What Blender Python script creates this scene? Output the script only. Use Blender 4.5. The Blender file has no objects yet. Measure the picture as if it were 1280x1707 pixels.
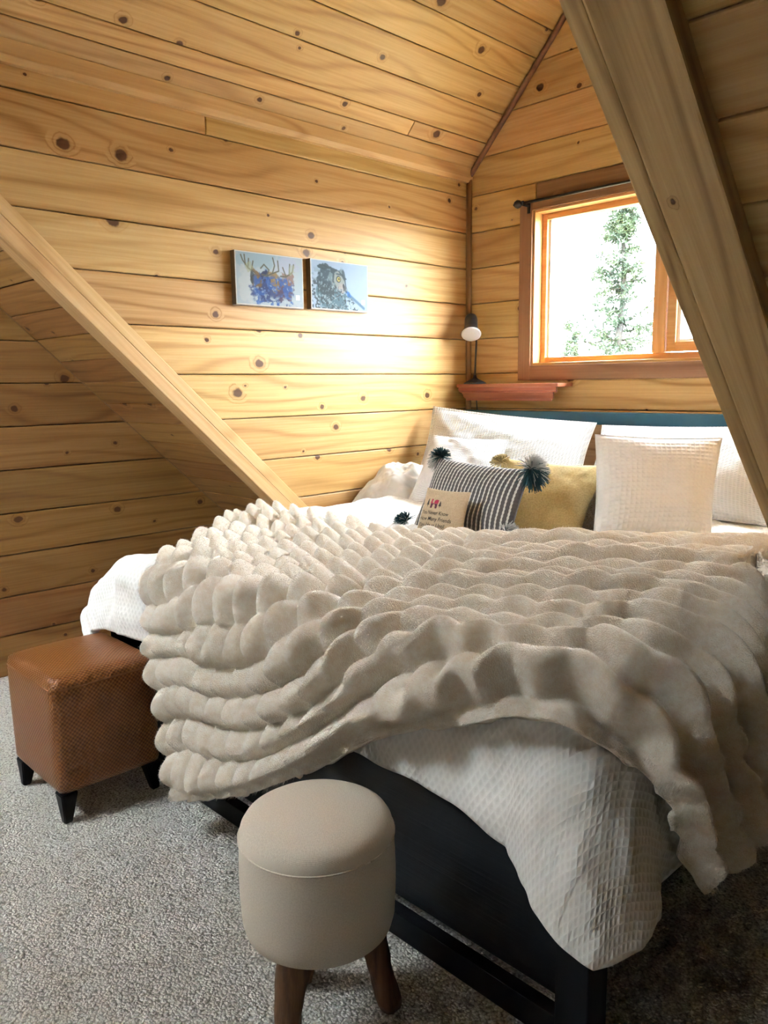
import bpy, bmesh, math, random
import numpy as np
from mathutils import Vector, Matrix

random.seed(7)
rng = np.random.default_rng(11)
SC = bpy.context.scene
COL = SC.collection

# ------------------------------------------------------------------ camera
CAM_H = 1.4
RX = (0.700, 0.105, -0.707)      # world x, y, z axes in camera coordinates (right, down, forward)
RY = (0.714, -0.122, 0.689)
RZ = (-0.013, -0.987, -0.161)
cam_data = bpy.data.cameras.new('camera')
cam = bpy.data.objects.new('camera', cam_data)
COL.objects.link(cam)
Mrot = Matrix((RX, RY, RZ))      # columns: camera right / down / forward in world coordinates
right, down, fwd = [Vector(Mrot.col[i]).normalized() for i in range(3)]
down = fwd.cross(right).normalized()
right = down.cross(fwd).normalized()
cam.matrix_world = Matrix.Translation((0, 0, CAM_H)) @ Matrix((right, -down, -fwd)).transposed().to_4x4()
cam_data.sensor_fit = 'HORIZONTAL'
cam_data.sensor_width = 36
cam_data.lens = 1310 / 1280 * 36
cam_data.clip_start = 0.02
cam_data.clip_end = 300
SC.camera = cam

# ------------------------------------------------------------------ sky and exposure
world = bpy.data.worlds.new('overcast_sky')
SC.world = world
world.use_nodes = True
bg = world.node_tree.nodes['Background']
bg.inputs['Color'].default_value = (0.90, 0.96, 1.0, 1)
bg.inputs['Strength'].default_value = 30.0
SC.view_settings.view_transform = 'Standard'
SC.view_settings.look = 'None'
SC.view_settings.exposure = 1.42
SC.view_settings.gamma = 1.0
SC.view_settings.use_curve_mapping = False

# ------------------------------------------------------------------ dimensions
YB = 3.594                # face of the window wall
XL = -2.972               # face of the alcove's left wall
XR = -0.70                # face of the alcove's right wall
XF = -3.95                # face of the far left gable wall
XRR = 1.9                 # right gable wall
YR = -2.2                 # rear wall
ZE = 2.54                 # alcove eave height
KD = 1.075                # pitch of the alcove ceiling
XC = (XL + XR) / 2
ZR = ZE + (XC - XL) * KD  # alcove ridge
SL = 0.95                 # pitch of the main roof
P0 = 2.926                # main roof: z = P - SL * y  (faces of the diagonal beams)
PL = P0 + 0.14            # boards left of the alcove
PR = P0 + 0.055           # boards right of the alcove
YRIDGE = -0.85


# ------------------------------------------------------------------ mesh helpers
def link(o, parent=None, kind=None, label=None, cat=None, group=None):
    COL.objects.link(o)
    if parent is not None:
        o.parent = parent
    if kind:
        o['kind'] = kind
    if label:
        o['label'] = label
    if cat:
        o['category'] = cat
    if group:
        o['group'] = group
    return o


def empty(name, loc, label=None, cat=None, group=None, kind=None):
    o = bpy.data.objects.new(name, None)
    o.empty_display_size = 0.05
    o.location = loc
    return link(o, None, kind, label, cat, group)


def raw_mesh(name, verts, faces, smooth=False, uv=None):
    """verts: (n,3); faces: (m,k) array or a list of lists"""
    me = bpy.data.meshes.new(name)
    if isinstance(faces, np.ndarray):
        m, k = faces.shape
        me.vertices.add(len(verts))
        me.vertices.foreach_set('co', np.asarray(verts, dtype=np.float32).ravel())
        me.loops.add(m * k)
        me.polygons.add(m)
        me.loops.foreach_set('vertex_index', faces.astype(np.int32).ravel())
        me.polygons.foreach_set('loop_start', np.arange(0, m * k, k, dtype=np.int32))
        me.update(calc_edges=True)
        if uv is not None:
            l = me.uv_layers.new(name='UVMap')
            l.data.foreach_set('uv', np.asarray(uv, dtype=np.float32)[faces.ravel()].ravel())
    else:
        me.from_pydata([tuple(v) for v in verts], [], [tuple(f) for f in faces])
        if uv is not None:
            l = me.uv_layers.new(name='UVMap')
            for lp in me.loops:
                l.data[lp.index].uv = uv[lp.vertex_index]
    if smooth:
        me.polygons.foreach_set('use_smooth', np.ones(len(me.polygons), dtype=bool))
    me.update()
    return me


GRAIN = {'y': Matrix(((0, -1, 0), (1, 0, 0), (0, 0, 1))).to_4x4(),      # local x -> world y
         'z': Matrix(((0, 0, -1), (0, 1, 0), (1, 0, 0))).to_4x4()}      # local x -> world z


def obj(name, me, mat=None, parent=None, grain=None, **kw):
    """a mesh object whose mesh is written in world coordinates; grain turns its local x axis along world y or z"""
    if mat is not None:
        me.materials.append(mat)
    o = bpy.data.objects.new(name, me)
    link(o, parent, **kw)
    if grain is not None:
        me.transform(GRAIN[grain].inverted())
        o.matrix_basis = GRAIN[grain]
    if parent is not None:
        o.matrix_parent_inverse = world_of(parent).inverted()
    return o


def world_of(o):
    m = o.matrix_basis.copy()
    while o.parent is not None:
        m = o.parent.matrix_basis @ o.matrix_parent_inverse @ m
        o = o.parent
    return m


def bm_to(name, bm, smooth=False):
    me = bpy.data.meshes.new(name)
    bm.normal_update()
    bm.to_mesh(me)
    bm.free()
    if smooth:
        me.polygons.foreach_set('use_smooth', np.ones(len(me.polygons), dtype=bool))
    return me


def box(name, lo, hi, mat, parent=None, bevel=0.0, seg=2, mtx=None, **kw):
    bm = bmesh.new()
    bmesh.ops.create_cube(bm, size=1)
    for v in bm.verts:
        v.co = Vector([lo[i] + (v.co[i] + 0.5) * (hi[i] - lo[i]) for i in range(3)])
    if bevel > 0:
        bmesh.ops.bevel(bm, geom=bm.edges[:], offset=bevel, segments=seg, profile=0.6, affect='EDGES')
    if mtx is not None:
        bmesh.ops.transform(bm, matrix=mtx, verts=bm.verts[:])
    return obj(name, bm_to(name, bm), mat, parent, **kw)


def prism(name, pts, vec, mat, parent=None, bevel=0.0, **kw):
    """solid between a planar polygon and its copy moved by vec"""
    bm = bmesh.new()
    a = [bm.verts.new(p) for p in pts]
    b = [bm.verts.new(Vector(p) + Vector(vec)) for p in pts]
    n = len(pts)
    bm.faces.new(a)
    bm.faces.new(b[::-1])
    for i in range(n):
        bm.faces.new((a[i], b[i], b[(i + 1) % n], a[(i + 1) % n]))
    bmesh.ops.recalc_face_normals(bm, faces=bm.faces[:])
    if bevel > 0:
        bmesh.ops.bevel(bm, geom=bm.edges[:], offset=bevel, segments=2, profile=0.6, affect='EDGES')
    return obj(name, bm_to(name, bm), mat, parent, **kw)


def tube_data(pts, radii, sides=10, caps=True):
    pts = [Vector(p) for p in pts]
    V, F = [], []
    n = len(pts)
    up = Vector((0.3, 0.2, 0.93))
    for i, p in enumerate(pts):
        t = (pts[min(i + 1, n - 1)] - pts[max(i - 1, 0)]).normalized()
        a = t.cross(up)
        if a.length < 1e-4:
            a = t.cross(Vector((1, 0, 0)))
        a.normalize()
        b = t.cross(a)
        r = radii[i] if hasattr(radii, '__len__') else radii
        for k in range(sides):
            an = 2 * math.pi * k / sides
            V.append(tuple(p + a * math.cos(an) * r + b * math.sin(an) * r))
    for i in range(n - 1):
        for k in range(sides):
            k2 = (k + 1) % sides
            F.append((i * sides + k, i * sides + k2, (i + 1) * sides + k2, (i + 1) * sides + k))
    if caps:
        F.append(tuple(range(sides))[::-1])
        F.append(tuple((n - 1) * sides + k for k in range(sides)))
    return V, F


def tube(name, pts, radii, mat, parent=None, sides=10, **kw):
    V, F = tube_data(pts, radii, sides)
    return obj(name, raw_mesh(name, V, F, True), mat, parent, **kw)


def lathe(name, prof, mat, parent=None, center=(0, 0, 0), axis=None, seg=40, smooth=True, **kw):
    """profile of (radius, height) turned round z, or round axis"""
    V, F = [], []
    q = Matrix.Identity(3)
    if axis is not None:
        q = Vector((0, 0, 1)).rotation_difference(Vector(axis)).to_matrix()
    c = Vector(center)
    for r, h in prof:
        for k in range(seg):
            a = 2 * math.pi * k / seg
            V.append(tuple(c + q @ Vector((r * math.cos(a), r * math.sin(a), h))))
    for i in range(len(prof) - 1):
        for k in range(seg):
            k2 = (k + 1) % seg
            F.append((i * seg + k, i * seg + k2, (i + 1) * seg + k2, (i + 1) * seg + k))
    F.append(tuple(range(seg))[::-1])
    F.append(tuple((len(prof) - 1) * seg + k for k in range(seg)))
    return obj(name, raw_mesh(name, V, F, smooth), mat, parent, **kw)


# ------------------------------------------------------------------ value noise for shaping cloth
_tab = rng.random((64, 64)) * 2 - 1


def vnoise(x, y):
    xi = np.floor(x).astype(int)
    yi = np.floor(y).astype(int)
    fx = x - xi
    fy = y - yi
    fx = fx * fx * fx * (fx * (fx * 6 - 15) + 10)
    fy = fy * fy * fy * (fy * (fy * 6 - 15) + 10)
    g = lambda i, j: _tab[i % 64, j % 64]
    return (g(xi, yi) * (1 - fx) + g(xi + 1, yi) * fx) * (1 - fy) + (g(xi, yi + 1) * (1 - fx) + g(xi + 1, yi + 1) * fx) * fy


def fbm(x, y, o=3):
    s, a = 0, 1
    for k in range(o):
        s = s + a * vnoise(x * 2 ** k + 17.3 * k, y * 2 ** k + 5.1 * k)
        a *= 0.5
    return s


def smooth01(x):
    x = np.clip(x, 0, 1)
    return x * x * (3 - 2 * x)


# ------------------------------------------------------------------ materials
class NT:
    def __init__(self, name):
        self.m = bpy.data.materials.new(name)
        self.m.use_nodes = True
        self.t = self.m.node_tree
        self.b = self.t.nodes['Principled BSDF']

    def n(self, typ, **kw):
        nd = self.t.nodes.new(typ)
        for k, v in kw.items():
            setattr(nd, k, v)
        return nd

    def l(self, a, b):
        self.t.links.new(a, b)

    def math(self, op, a, b=None, c=None):
        nd = self.n('ShaderNodeMath', operation=op)
        for i, v in enumerate((a, b, c)):
            if v is None:
                continue
            if isinstance(v, (int, float)):
                nd.inputs[i].default_value = v
            else:
                self.l(v, nd.inputs[i])
        return nd.outputs[0]

    def ramp(self, fac, stops, interp='LINEAR'):
        nd = self.n('ShaderNodeValToRGB')
        cr = nd.color_ramp
        cr.interpolation = interp
        while len(cr.elements) < len(stops):
            cr.elements.new(0.5)
        for e, (p, c) in zip(cr.elements, stops):
            e.position = p
            e.color = (c[0], c[1], c[2], 1)
        self.l(fac, nd.inputs[0])
        return nd.outputs[0]

    def mix(self, f, a, b, mode='MIX'):
        nd = self.n('ShaderNodeMix', data_type='RGBA', blend_type=mode)
        for s, v in ((0, f), (6, a), (7, b)):
            if isinstance(v, (int, float)):
                nd.inputs[s].default_value = v
            elif isinstance(v, tuple):
                nd.inputs[s].default_value = (v[0], v[1], v[2], 1)
            else:
                self.l(v, nd.inputs[s])
        return nd.outputs[2]

    def noise(self, vec, scale, detail=3, rough=0.5, dist=0.0):
        nd = self.n('ShaderNodeTexNoise')
        nd.inputs['Scale'].default_value = scale
        nd.inputs['Detail'].default_value = detail
        nd.inputs['Roughness'].default_value = rough
        nd.inputs['Distortion'].default_value = dist
        self.l(vec, nd.inputs['Vector'])
        return nd.outputs[0]

    def map(self, vec, scale=(1, 1, 1), loc=(0, 0, 0)):
        nd = self.n('ShaderNodeMapping')
        nd.inputs['Scale'].default_value = scale
        nd.inputs['Location'].default_value = loc
        self.l(vec, nd.inputs[0])
        return nd.outputs[0]

    def bump(self, h, strength, dist, normal=None):
        nd = self.n('ShaderNodeBump')
        nd.inputs['Strength'].default_value = strength
        nd.inputs['Distance'].default_value = dist
        self.l(h, nd.inputs['Height'])
        if normal is not None:
            self.l(normal, nd.inputs['Normal'])
        return nd.outputs[0]

    def out(self, color=None, rough=None, normal=None, **kw):
        B = self.b.inputs
        for key, v in (('Base Color', color), ('Roughness', rough), ('Normal', normal)):
            if v is None:
                continue
            if isinstance(v, (int, float)):
                B[key].default_value = v
            elif isinstance(v, tuple):
                B[key].default_value = (v[0], v[1], v[2], 1)
            else:
                self.l(v, B[key])
        for k, v in kw.items():
            B[k.replace('_', ' ')].default_value = v
        return self.m


def wood(name, light, mid, dark, knots=0.5, rough=0.45, ring=1.0, vary=0.28, grain=1.0, kn=(0.07, 0.022, 0.008), fk=0.5, bs=0.3):
    """boards with their length along object x"""
    t = NT(name)
    tc = t.n('ShaderNodeTexCoord')
    oi = t.n('ShaderNodeObjectInfo')
    off = t.n('ShaderNodeCombineXYZ')
    r1 = t.math('MULTIPLY', oi.outputs['Random'], 37.0)
    r2 = t.math('MULTIPLY', oi.outputs['Random'], 91.0)
    t.l(r1, off.inputs[0])
    t.l(r2, off.inputs[1])
    t.l(r1, off.inputs[2])
    add = t.n('ShaderNodeVectorMath', operation='ADD')
    t.l(tc.outputs['Object'], add.inputs[0])
    t.l(off.outputs[0], add.inputs[1])
    v = add.outputs[0]
    # knots: sparse cells of a stretched cell pattern
    vor = t.n('ShaderNodeTexVoronoi', voronoi_dimensions='2D')
    vor.inputs['Scale'].default_value = 1.0
    t.l(t.map(v, (4.2, 5.2, 1)), vor.inputs['Vector'])
    d = vor.outputs['Distance']
    pick = t.n('ShaderNodeSeparateColor')
    t.l(vor.outputs['Color'], pick.inputs[0])
    keep = t.math('LESS_THAN', pick.outputs[0], knots)
    size = t.math('MULTIPLY_ADD', t.math('POWER', pick.outputs[1], 2.0), 0.085, 0.028)
    dn = t.math('MULTIPLY_ADD', t.noise(v, 45, 2), 0.07, -0.035)
    dd = t.math('ADD', d, dn)
    kcore = t.n('ShaderNodeMapRange', interpolation_type='SMOOTHSTEP')
    t.l(dd, kcore.inputs[0])
    t.l(t.math('MULTIPLY', size, 1.15), kcore.inputs[1])
    t.l(t.math('MULTIPLY', size, 0.75), kcore.inputs[2])
    kmask = t.math('MULTIPLY', kcore.outputs[0], keep)
    halo = t.n('ShaderNodeMapRange', interpolation_type='SMOOTHSTEP')
    t.l(dd, halo.inputs[0])
    t.l(t.math('MULTIPLY', size, 2.7), halo.inputs[1])
    t.l(t.math('MULTIPLY', size, 0.8), halo.inputs[2])
    hmask = t.math('MULTIPLY', halo.outputs[0], keep)
    # growth rings bending round the knots
    sep = t.n('ShaderNodeSeparateXYZ')
    t.l(v, sep.inputs[0])
    warp = t.noise(t.map(v, (0.75, 3.2, 3.2)), 1.0, 1.5, 0.45)
    fy = t.math('MULTIPLY', sep.outputs[1], 26.0 * ring)
    ph = t.math('ADD', fy, t.math('MULTIPLY', warp, 11.0 * ring))
    ph = t.math('ADD', ph, t.math('MULTIPLY', hmask, 3.0))
    ringv = t.math('MULTIPLY_ADD', t.math('SINE', t.math('MULTIPLY', ph, 3.1)), 0.5, 0.5)
    ringv = t.math('POWER', ringv, 5.0)
    rfade = t.noise(t.map(v, (0.8, 2.5, 2.5), (5, 3, 1)), 1.0, 1)
    ringv = t.math('MULTIPLY', ringv, t.math('POWER', rfade, 1.6))
    fine = t.noise(t.map(v, (2.2, 95 * grain, 95 * grain)), 1.0, 4, 0.6)
    broad = t.noise(t.map(v, (0.9, 5, 5)), 1.0, 3, 0.55)
    f = t.math('ADD', t.math('MULTIPLY', ringv, 0.6), t.math('MULTIPLY', fine, fk))
    f = t.math('ADD', f, t.math('MULTIPLY', broad, 0.42))
    col = t.ramp(f, [(0.30, light), (0.52, mid), (0.86, dark)])
    col = t.mix(t.math('MULTIPLY', hmask, 0.24), col, (dark[0] * 0.75, dark[1] * 0.62, dark[2] * 0.5))
    col = t.mix(t.math('MULTIPLY', kmask, 0.93), col, kn)
    val = t.math('MULTIPLY_ADD', oi.outputs['Random'], vary, 1 - vary * 0.55)
    hs = t.n('ShaderNodeHueSaturation')
    t.l(col, hs.inputs['Color'])
    t.l(val, hs.inputs['Value'])
    rr = t.math('FRACT', t.math('MULTIPLY', oi.outputs['Random'], 7.31))
    t.l(t.math('MULTIPLY_ADD', rr, 0.018, 0.491), hs.inputs['Hue'])
    hgt = t.math('SUBTRACT', t.math('MULTIPLY', fine, 0.6), t.math('MULTIPLY', ringv, 0.2))
    bmp = t.bump(hgt, bs, 0.004)
    return t.out(hs.outputs[0], rough, bmp, Specular_IOR_Level=0.28)


M = {}
M['pine'] = wood('pine_boards', (0.68, 0.465, 0.215), (0.56, 0.345, 0.13), (0.36, 0.185, 0.05), 0.34, 0.42)
M['room'] = wood('low_bounce_boards', (0.20, 0.12, 0.06), (0.15, 0.085, 0.04), (0.09, 0.05, 0.022), 0.2, 0.6)  # darkened so that the unseen room surfaces bounce less light
M['pine_beam'] = wood('pine_beam', (0.62, 0.42, 0.225), (0.49, 0.31, 0.15), (0.27, 0.15, 0.065), 0.07, 0.6, 1.5, 0.08, 0.85, fk=0.62, bs=0.7)
M['pine_clear'] = wood('clear_pine_trim', (0.70, 0.49, 0.25), (0.59, 0.38, 0.165), (0.40, 0.22, 0.075), 0.08, 0.45, 1.3, 0.06, 0.8, fk=0.45)
M['pine_shaded'] = wood('shaded_pine_boards', (0.40, 0.215, 0.08), (0.31, 0.15, 0.048), (0.18, 0.075, 0.021), 0.34, 0.45)  # pine with the left corner's shade put into its colour
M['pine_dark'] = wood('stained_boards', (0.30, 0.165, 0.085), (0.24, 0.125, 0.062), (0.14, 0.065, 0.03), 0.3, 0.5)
M['trim_dark'] = wood('stained_trim', (0.34, 0.19, 0.10), (0.27, 0.14, 0.07), (0.16, 0.075, 0.036), 0.0, 0.45)
M['fir'] = wood('window_fir', (0.66, 0.38, 0.16), (0.56, 0.29, 0.10), (0.42, 0.19, 0.06), 0.0, 0.4, 1.2, 0.06)
M['red_wood'] = wood('cedar_shelf', (0.52, 0.21, 0.12), (0.42, 0.145, 0.08), (0.26, 0.07, 0.04), 0.0, 0.4, 0.7, 0.05)
M['log'] = wood('log_leg', (0.26, 0.15, 0.08), (0.15, 0.075, 0.036), (0.055, 0.025, 0.011), 0.4, 0.7, 2.0, 0.2, 0.5, fk=0.9, bs=1.0)
M['espresso'] = wood('espresso_wood', (0.013, 0.016, 0.020), (0.009, 0.011, 0.015), (0.005, 0.006, 0.009), 0.0, 0.45, 0.6, 0.1)


def plain(name, col, rough=0.5, bump=0.0, scale=200, **kw):
    t = NT(name)
    tc = t.n('ShaderNodeTexCoord')
    nz = t.noise(tc.outputs['Object'], scale, 3)
    c = t.mix(t.math('MULTIPLY_ADD', nz, 0.5, 0.0), tuple(x * 0.82 for x in col), tuple(min(1, x * 1.12) for x in col))
    nm = t.bump(nz, bump, 0.003) if bump else None
    return t.out(c, rough, nm, **kw)


M['black_metal'] = plain('black_metal', (0.012, 0.012, 0.015), 0.4)
M['black_wood'] = plain('black_painted_wood', (0.004, 0.005, 0.008), 0.55, Specular_IOR_Level=0.2)
M['teal_paint'] = plain('teal_paint', (0.012, 0.095, 0.15), 0.45, 0.05, 30)
M['backing'] = plain('dark_backing', (0.055, 0.028, 0.012), 0.9)
M['white_enamel'] = plain('white_enamel', (0.80, 0.80, 0.80), 0.35)
M['canvas_edge'] = plain('canvas_edge', (0.16, 0.105, 0.05), 0.7, 0.1, 300)
M['white_edge'] = plain('canvas_white_edge', (0.50, 0.48, 0.45), 0.6)
M['ink'] = plain('dark_ink', (0.035, 0.028, 0.028), 0.8)
M['ink_red'] = plain('red_ink', (0.42, 0.02, 0.075), 0.8)
M['ink_plum'] = plain('plum_ink', (0.10, 0.02, 0.05), 0.8)
M['vinyl'] = plain('window_vinyl', (0.62, 0.64, 0.66), 0.4)


def glass():
    t = NT('window_glass')
    tr = t.n('ShaderNodeBsdfTransparent')
    tr.inputs[0].default_value = (0.97, 0.985, 0.98, 1)
    gl = t.n('ShaderNodeBsdfGlossy')
    gl.inputs['Roughness'].default_value = 0.02
    mx = t.n('ShaderNodeMixShader')
    mx.inputs[0].default_value = 0.06
    t.l(tr.outputs[0], mx.inputs[1])
    t.l(gl.outputs[0], mx.inputs[2])
    t.l(mx.outputs[0], t.t.nodes['Material Output'].inputs['Surface'])
    return t.m


M['glass'] = glass()


def carpet():
    t = NT('loop_carpet')
    tc = t.n('ShaderNodeTexCoord')
    v = tc.outputs['Object']
    w = t.n('ShaderNodeVectorMath', operation='MULTIPLY_ADD')
    wn = t.n('ShaderNodeTexNoise')
    wn.inputs['Scale'].default_value = 90
    t.l(v, wn.inputs['Vector'])
    t.l(wn.outputs['Color'], w.inputs[0])
    w.inputs[1].default_value = (0.010, 0.010, 0.010)
    t.l(v, w.inputs[2])
    vor = t.n('ShaderNodeTexVoronoi')
    vor.inputs['Scale'].default_value = 135
    t.l(w.outputs[0], vor.inputs['Vector'])
    d = vor.outputs['Distance']
    big = t.noise(v, 4.5, 3)
    mid = t.noise(v, 60, 3)
    col = t.ramp(d, [(0.12, (0.84, 0.84, 0.80)), (0.5, (0.66, 0.655, 0.615)), (0.85, (0.22, 0.215, 0.20))])
    col = t.mix(t.math('MULTIPLY', mid, 0.35), col, (0.36, 0.335, 0.30))
    col = t.mix(t.math('MULTIPLY', big, 0.2), col, (0.52, 0.48, 0.43))
    hgt = t.math('ADD', t.math('SUBTRACT', 1.0, d), t.math('MULTIPLY', mid, 0.8))
    return t.out(col, 0.95, t.bump(hgt, 1.0, 0.010), Sheen_Weight=0.2)


M['carpet'] = carpet()


def waffle(name, col, cell=70, depth=0.6, dist=0.004, hexa=False, sheen=0.2):
    t = NT(name)
    tc = t.n('ShaderNodeTexCoord')
    sep = t.n('ShaderNodeSeparateXYZ')
    t.l(tc.outputs['UV'], sep.inputs[0])
    u, v = sep.outputs[0], sep.outputs[1]
    if hexa:
        a = t.math('MULTIPLY', t.math('ADD', u, t.math('MULTIPLY', v, 0.62)), cell)
        b = t.math('MULTIPLY', t.math('SUBTRACT', u, t.math('MULTIPLY', v, 0.62)), cell)
    else:
        a = t.math('MULTIPLY', u, cell)
        b = t.math('MULTIPLY', v, cell)
    sa = t.math('ABSOLUTE', t.math('SINE', t.math('MULTIPLY', a, math.pi)))
    sb = t.math('ABSOLUTE', t.math('SINE', t.math('MULTIPLY', b, math.pi)))
    h = t.math('SUBTRACT', 1.0, t.math('POWER', t.math('MULTIPLY', sa, sb), 1.1))
    nz = t.noise(tc.outputs['UV'], 300, 2)
    hh = t.math('ADD', h, t.math('MULTIPLY', nz, 0.25))
    c = t.mix(h, tuple(x * 0.9 for x in col), col)
    return t.out(c, 0.9, t.bump(hh, depth, dist), Sheen_Weight=sheen)


M['duvet'] = waffle('white_waffle_duvet', (0.84, 0.84, 0.83), 50, 0.34, 0.005, True)
M['sham'] = waffle('white_waffle_sham', (0.83, 0.835, 0.84), 60, 0.7, 0.006)
M['waffle_plain'] = plain('white_waffle_weave', (0.80, 0.79, 0.77), 0.9, 0.15, 500)
M['sheet'] = plain('white_cotton', (0.76, 0.74, 0.71), 0.9, 0.12, 400)


def fur_mat(name, c1, c2):
    t = NT(name)
    tc = t.n('ShaderNodeTexCoord')
    nz = t.noise(tc.outputs['Object'], 45, 4, 0.65)
    nf = t.noise(tc.outputs['Object'], 320, 3, 0.6)
    c = t.ramp(t.math('ADD', t.math('MULTIPLY', nz, 0.7), t.math('MULTIPLY', nf, 0.3)), [(0.38, c1), (0.66, c2)])
    h = t.math('ADD', t.math('MULTIPLY', nz, 0.5), nf)
    return t.out(c, 0.95, t.bump(h, 0.8, 0.008), Sheen_Weight=0.6, Sheen_Roughness=0.5)


M['plush'] = fur_mat('cream_plush', (0.97, 0.915, 0.82), (0.86, 0.745, 0.60))
M['shag'] = fur_mat('brown_shag', (0.34, 0.22, 0.11), (0.16, 0.09, 0.045))


def woven(name, c1, c2, scale, rough=0.85, depth=0.4, spec=None):
    """cloth with a fine over-and-under weave in UV"""
    t = NT(name)
    tc = t.n('ShaderNodeTexCoord')
    sep = t.n('ShaderNodeSeparateXYZ')
    t.l(tc.outputs['UV'], sep.inputs[0])
    a = t.math('SINE', t.math('MULTIPLY', sep.outputs[0], scale))
    b = t.math('SINE', t.math('MULTIPLY', sep.outputs[1], scale))
    h = t.math('MULTIPLY_ADD', t.math('MULTIPLY', a, b), 0.5, 0.5)
    nz = t.noise(tc.outputs['UV'], scale * 0.12, 4, 0.65)
    f = t.math('ADD', t.math('MULTIPLY', h, 0.4), t.math('MULTIPLY', nz, 0.75))
    c = t.ramp(f, [(0.38, c1), (0.74, c2)])
    return t.out(c, rough, t.bump(h, depth, 0.004))


M['linen'] = woven('beige_linen', (0.52, 0.465, 0.39), (0.72, 0.665, 0.58), 2600, 0.9, 0.12)
M['mustard'] = woven('mustard_cloth', (0.33, 0.235, 0.085), (0.62, 0.48, 0.22), 420, 0.9, 0.3)
M['canvas'] = woven('tan_canvas', (0.40, 0.30, 0.19), (0.58, 0.46, 0.31), 300, 0.9, 0.3)


def leather_weave():
    t = NT('woven_brown_leather')
    tc = t.n('ShaderNodeTexCoord')
    sep = t.n('ShaderNodeSeparateXYZ')
    t.l(tc.outputs['UV'], sep.inputs[0])
    u, v = sep.outputs[0], sep.outputs[1]
    k = 430.0
    a = t.math('SINE', t.math('MULTIPLY', u, k))
    b = t.math('SINE', t.math('MULTIPLY', v, k))
    h = t.math('MULTIPLY_ADD', t.math('MULTIPLY', a, b), 0.5, 0.5)
    nz = t.noise(tc.outputs['Object'], 9, 4, 0.6)
    col = t.ramp(h, [(0.1, (0.10, 0.032, 0.008)), (0.6, (0.27, 0.10, 0.026)), (1.0, (0.38, 0.165, 0.05))])
    col = t.mix(t.math('MULTIPLY', nz, 0.6), col, (0.18, 0.058, 0.015))
    return t.out(col, 0.30, t.bump(h, 0.5, 0.004))


M['leather'] = leather_weave()


def stripes():
    t = NT('charcoal_stripe_cloth')
    tc = t.n('ShaderNodeTexCoord')
    sep = t.n('ShaderNodeSeparateXYZ')
    t.l(tc.outputs['UV'], sep.inputs[0])
    s = t.math('SINE', t.math('MULTIPLY', sep.outputs[0], 2 * math.pi * 25))
    w = t.math('MULTIPLY', t.math('SINE', t.math('MULTIPLY', sep.outputs[1], 2 * math.pi * 22)), 0.16)
    f = t.math('ADD', s, w)
    c = t.ramp(t.math('MULTIPLY_ADD', f, 0.5, 0.5), [(0.72, (0.055, 0.052, 0.058)), (0.83, (0.70, 0.69, 0.67))])
    nz = t.noise(tc.outputs['UV'], 260, 3)
    c = t.mix(t.math('MULTIPLY', nz, 0.35), c, (0.20, 0.19, 0.19))
    return t.out(c, 0.9, t.bump(f, 0.4, 0.004))


M['stripe'] = stripes()
M['yarn_teal'] = plain('teal_yarn', (0.012, 0.065, 0.085), 0.95)
M['yarn_white'] = plain('grey_white_yarn', (0.60, 0.61, 0.60), 0.95)
M['yarn_mustard'] = plain('mustard_yarn', (0.62, 0.49, 0.24), 0.95)
M['bark'] = plain('spruce_bark', (0.030, 0.027, 0.024), 0.9, 0.4, 40)


def needles_mat():
    t = NT('spruce_needles')
    tc = t.n('ShaderNodeTexCoord')
    nz = t.noise(tc.outputs['Object'], 6, 3)
    c = t.ramp(nz, [(0.3, (0.008, 0.022, 0.014)), (0.7, (0.030, 0.050, 0.016))])
    return t.out(c, 0.7)


M['needles'] = needles_mat()


# ------------------------------------------------------------------ boards
def clip_poly(poly, a, b, c):
    """keep a*u + b*v <= c"""
    out = []
    n = len(poly)
    for i in range(n):
        p, q = poly[i], poly[(i + 1) % n]
        dp = a * p[0] + b * p[1] - c
        dq = a * q[0] + b * q[1] - c
        if dp <= 0:
            out.append(p)
        if (dp < 0 < dq) or (dq < 0 < dp):
            s = dp / (dp - dq)
            out.append((p[0] + (q[0] - p[0]) * s, p[1] + (q[1] - p[1]) * s))
    return out


def dedupe(poly):
    out = []
    for p in poly:
        if not out or (abs(p[0] - out[-1][0]) + abs(p[1] - out[-1][1])) > 1e-4:
            out.append(p)
    if len(out) > 1 and (abs(out[0][0] - out[-1][0]) + abs(out[0][1] - out[-1][1])) < 1e-4:
        out.pop()
    return out


def inset(poly, d):
    n = len(poly)
    res = []
    for i in range(n):
        p0, p1, p2 = Vector(poly[i - 1]), Vector(poly[i]), Vector(poly[(i + 1) % n])
        e1 = (p1 - p0).normalized()
        e2 = (p2 - p1).normalized()
        n1 = Vector((-e1.y, e1.x))
        n2 = Vector((-e2.y, e2.x))
        k = 1 + n1.dot(n2)
        m = (n1 + n2) / max(k, 0.35)
        res.append(tuple(p1 + m * d))
    return res


def area(poly):
    return 0.5 * sum(poly[i][0] * poly[(i + 1) % len(poly)][1] - poly[(i + 1) % len(poly)][0] * poly[i][1] for i in range(len(poly)))


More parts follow.
